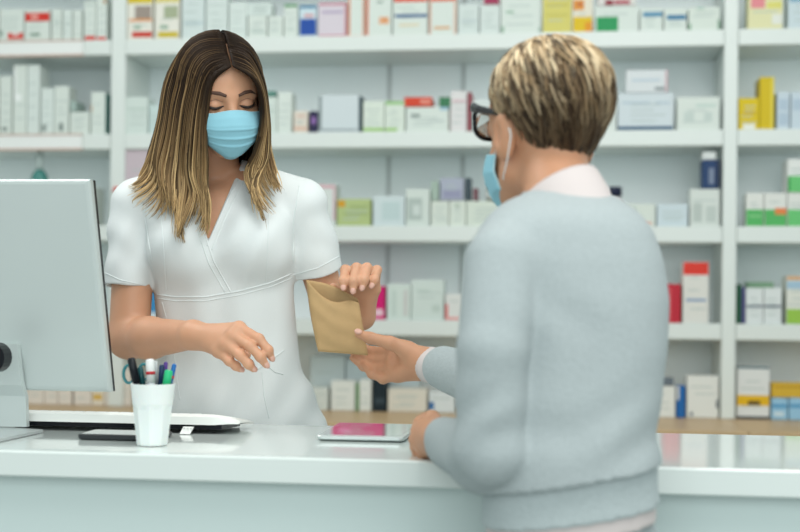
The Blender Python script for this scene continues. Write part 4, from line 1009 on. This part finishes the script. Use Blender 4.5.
# base
rows_ = []
for i in range(22):
    ring = []
    for j in range(48):
        ph = 2*math.pi*j/48; th = hairline(ph)*1.0*(i+.3)/21.3; q = T2(*shell(th, ph, .001)); ring.append(q)
    rows_.append(ring)
g0.loft(rows_, caps=False); g0.add(rows_[0], [tuple(range(48))])
link('hair_base', Wn(np.array(g0.v)), g0.f, mat('short_hair_base', (.07, .045, .028), .7), body_c, True)
rnd = random.Random(11)
for i in range(2300):
    ph = rnd.uniform(0, 2*math.pi); hl = hairline(ph); u = rnd.random()**.75
    th0 = max(.02, hl*u*.86-.05); ln = rnd.uniform(.40, .75)
    th1 = min(th0+ln, hl*rnd.uniform(.98, 1.03)); 
    if th1-th0 < .12: th0 = th1-.18
    sw = rnd.gauss(.10, .16)+.25*(1-u)
    ps = []
    lift = rnd.uniform(.002, .007)
    for k in range(9):
        t = k/8; th = th0+(th1-th0)*t
        ps.append(T2(*shell(th, ph+sw*t*(.5+.5*t), lift*(1-.1*t)+.004*math.sin(t*3.1)*(1 if u < .7 else .3)-.003*t*t)))
    r0 = rnd.uniform(.0012, .0034); rr = [r0*min(1, .3+q*.3)*min(1, (8.4-q)*.28) for q in range(9)]
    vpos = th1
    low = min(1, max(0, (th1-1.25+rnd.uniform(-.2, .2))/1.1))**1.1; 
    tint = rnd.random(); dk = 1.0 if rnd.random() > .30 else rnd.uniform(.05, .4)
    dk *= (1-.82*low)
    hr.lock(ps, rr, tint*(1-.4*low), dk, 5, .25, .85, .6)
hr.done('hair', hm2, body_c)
# ============ the paper bag they both hold
kraft = mat('kraft_paper', (.46, .30, .14), .8, noise=.10, nscale=35, bump=.25, bscale=40)
rings = []; nU = 16; nV = 22
for j in range(nV+1):
    v = j/nV; ring = []
    for side in (0, 1):
        for i in range(nU+1):
            u = i/nU
            if side: u = 1-u
            bot = np.array((318+50*u, 351+4*u))
            if not side: topp = np.array((309+50*u, 283+20*u+9*math.sin(math.pi*min(1, u*1.2))*(u < .84)-0))
            else: topp = np.array((306+52*u, 280+19*u-4*math.sin(math.pi*u)))
            q = bot*(1-v)+topp*v
            dF = 2.208+.012*(1-v)*0; puff = .007*math.sin(math.pi*v)**.7*math.sin(math.pi*u)**.6
            gap = .004+.018*min(1, v*3)*(.35+.65*math.sin(math.pi*u)**.5)*(1-.25*v)
            crumple = .0016*math.sin(9*u+7*v)*math.sin(11*v-3*u)
            d = dF-puff+crumple if not side else dF+gap+crumple*.5
            x = q[0]+(-1.5*math.sin(math.pi*v) if (u < .01) else 0)
            ring.append(C(x, q[1], d))
    rings.append(ring)
g = G(); g.loft(rings, caps=False); g.add(rings[0], [tuple(range(len(rings[0])))])
bag = link('paper_bag', Wn(np.array(g.v)), g.f, kraft, None, True)
sm = bag.modifiers.new('paper', 'SOLIDIFY'); sm.thickness = .0008
props(bag, 'small brown paper bag passed between the two women', 'paper bag')
# folded corner under her fingers
# ------------------------------------------------------------------ light
w = bpy.data.worlds.new('World'); S.world = w; w.use_nodes = True
w.node_tree.nodes['Background'].inputs[0].default_value = (.86, .97, .95, 1); w.node_tree.nodes['Background'].inputs[1].default_value = .66
def area(name, loc, tgt, size, en, col=(1, .98, .95), sy=None):
    l = bpy.data.lights.new(name, 'AREA'); l.size = size; l.energy = en; l.color = col
    if sy: l.shape = 'RECTANGLE'; l.size_y = sy
    o = bpy.data.objects.new(name, l); COL.objects.link(o); o.location = loc
    o.rotation_euler = (Vector(tgt)-Vector(loc)).to_track_quat('-Z', 'Y').to_euler(); return o
area('added_overhead_light', (.5, .9, 3.2), (-.3, 2.4, 1.0), 1.3, 30)  # unseen soft lights overhead, added to give the lighting direction
area('added_overhead_light', (-1.8, 2.2, 3.2), (-.6, 2.4, 1.0), 1.0, 17)
area('added_overhead_light', (0, 2.4, 3.3), (0, 4.5, .9), 3.5, 9, sy=.5)  # added overhead strip, aimed at the shelving
area('added_front_fill', (.4, -1.3, 2.1), (0, 4, 1.0), 3.4, 44, (.95, 1, 1), 1.8)  # fill light added behind the camera to brighten the back shelves
S.view_settings.view_transform = 'Standard'; S.view_settings.look = 'None'; S.view_settings.gamma = 1; S.view_settings.use_curve_mapping = False
S.view_settings.exposure = 0.08
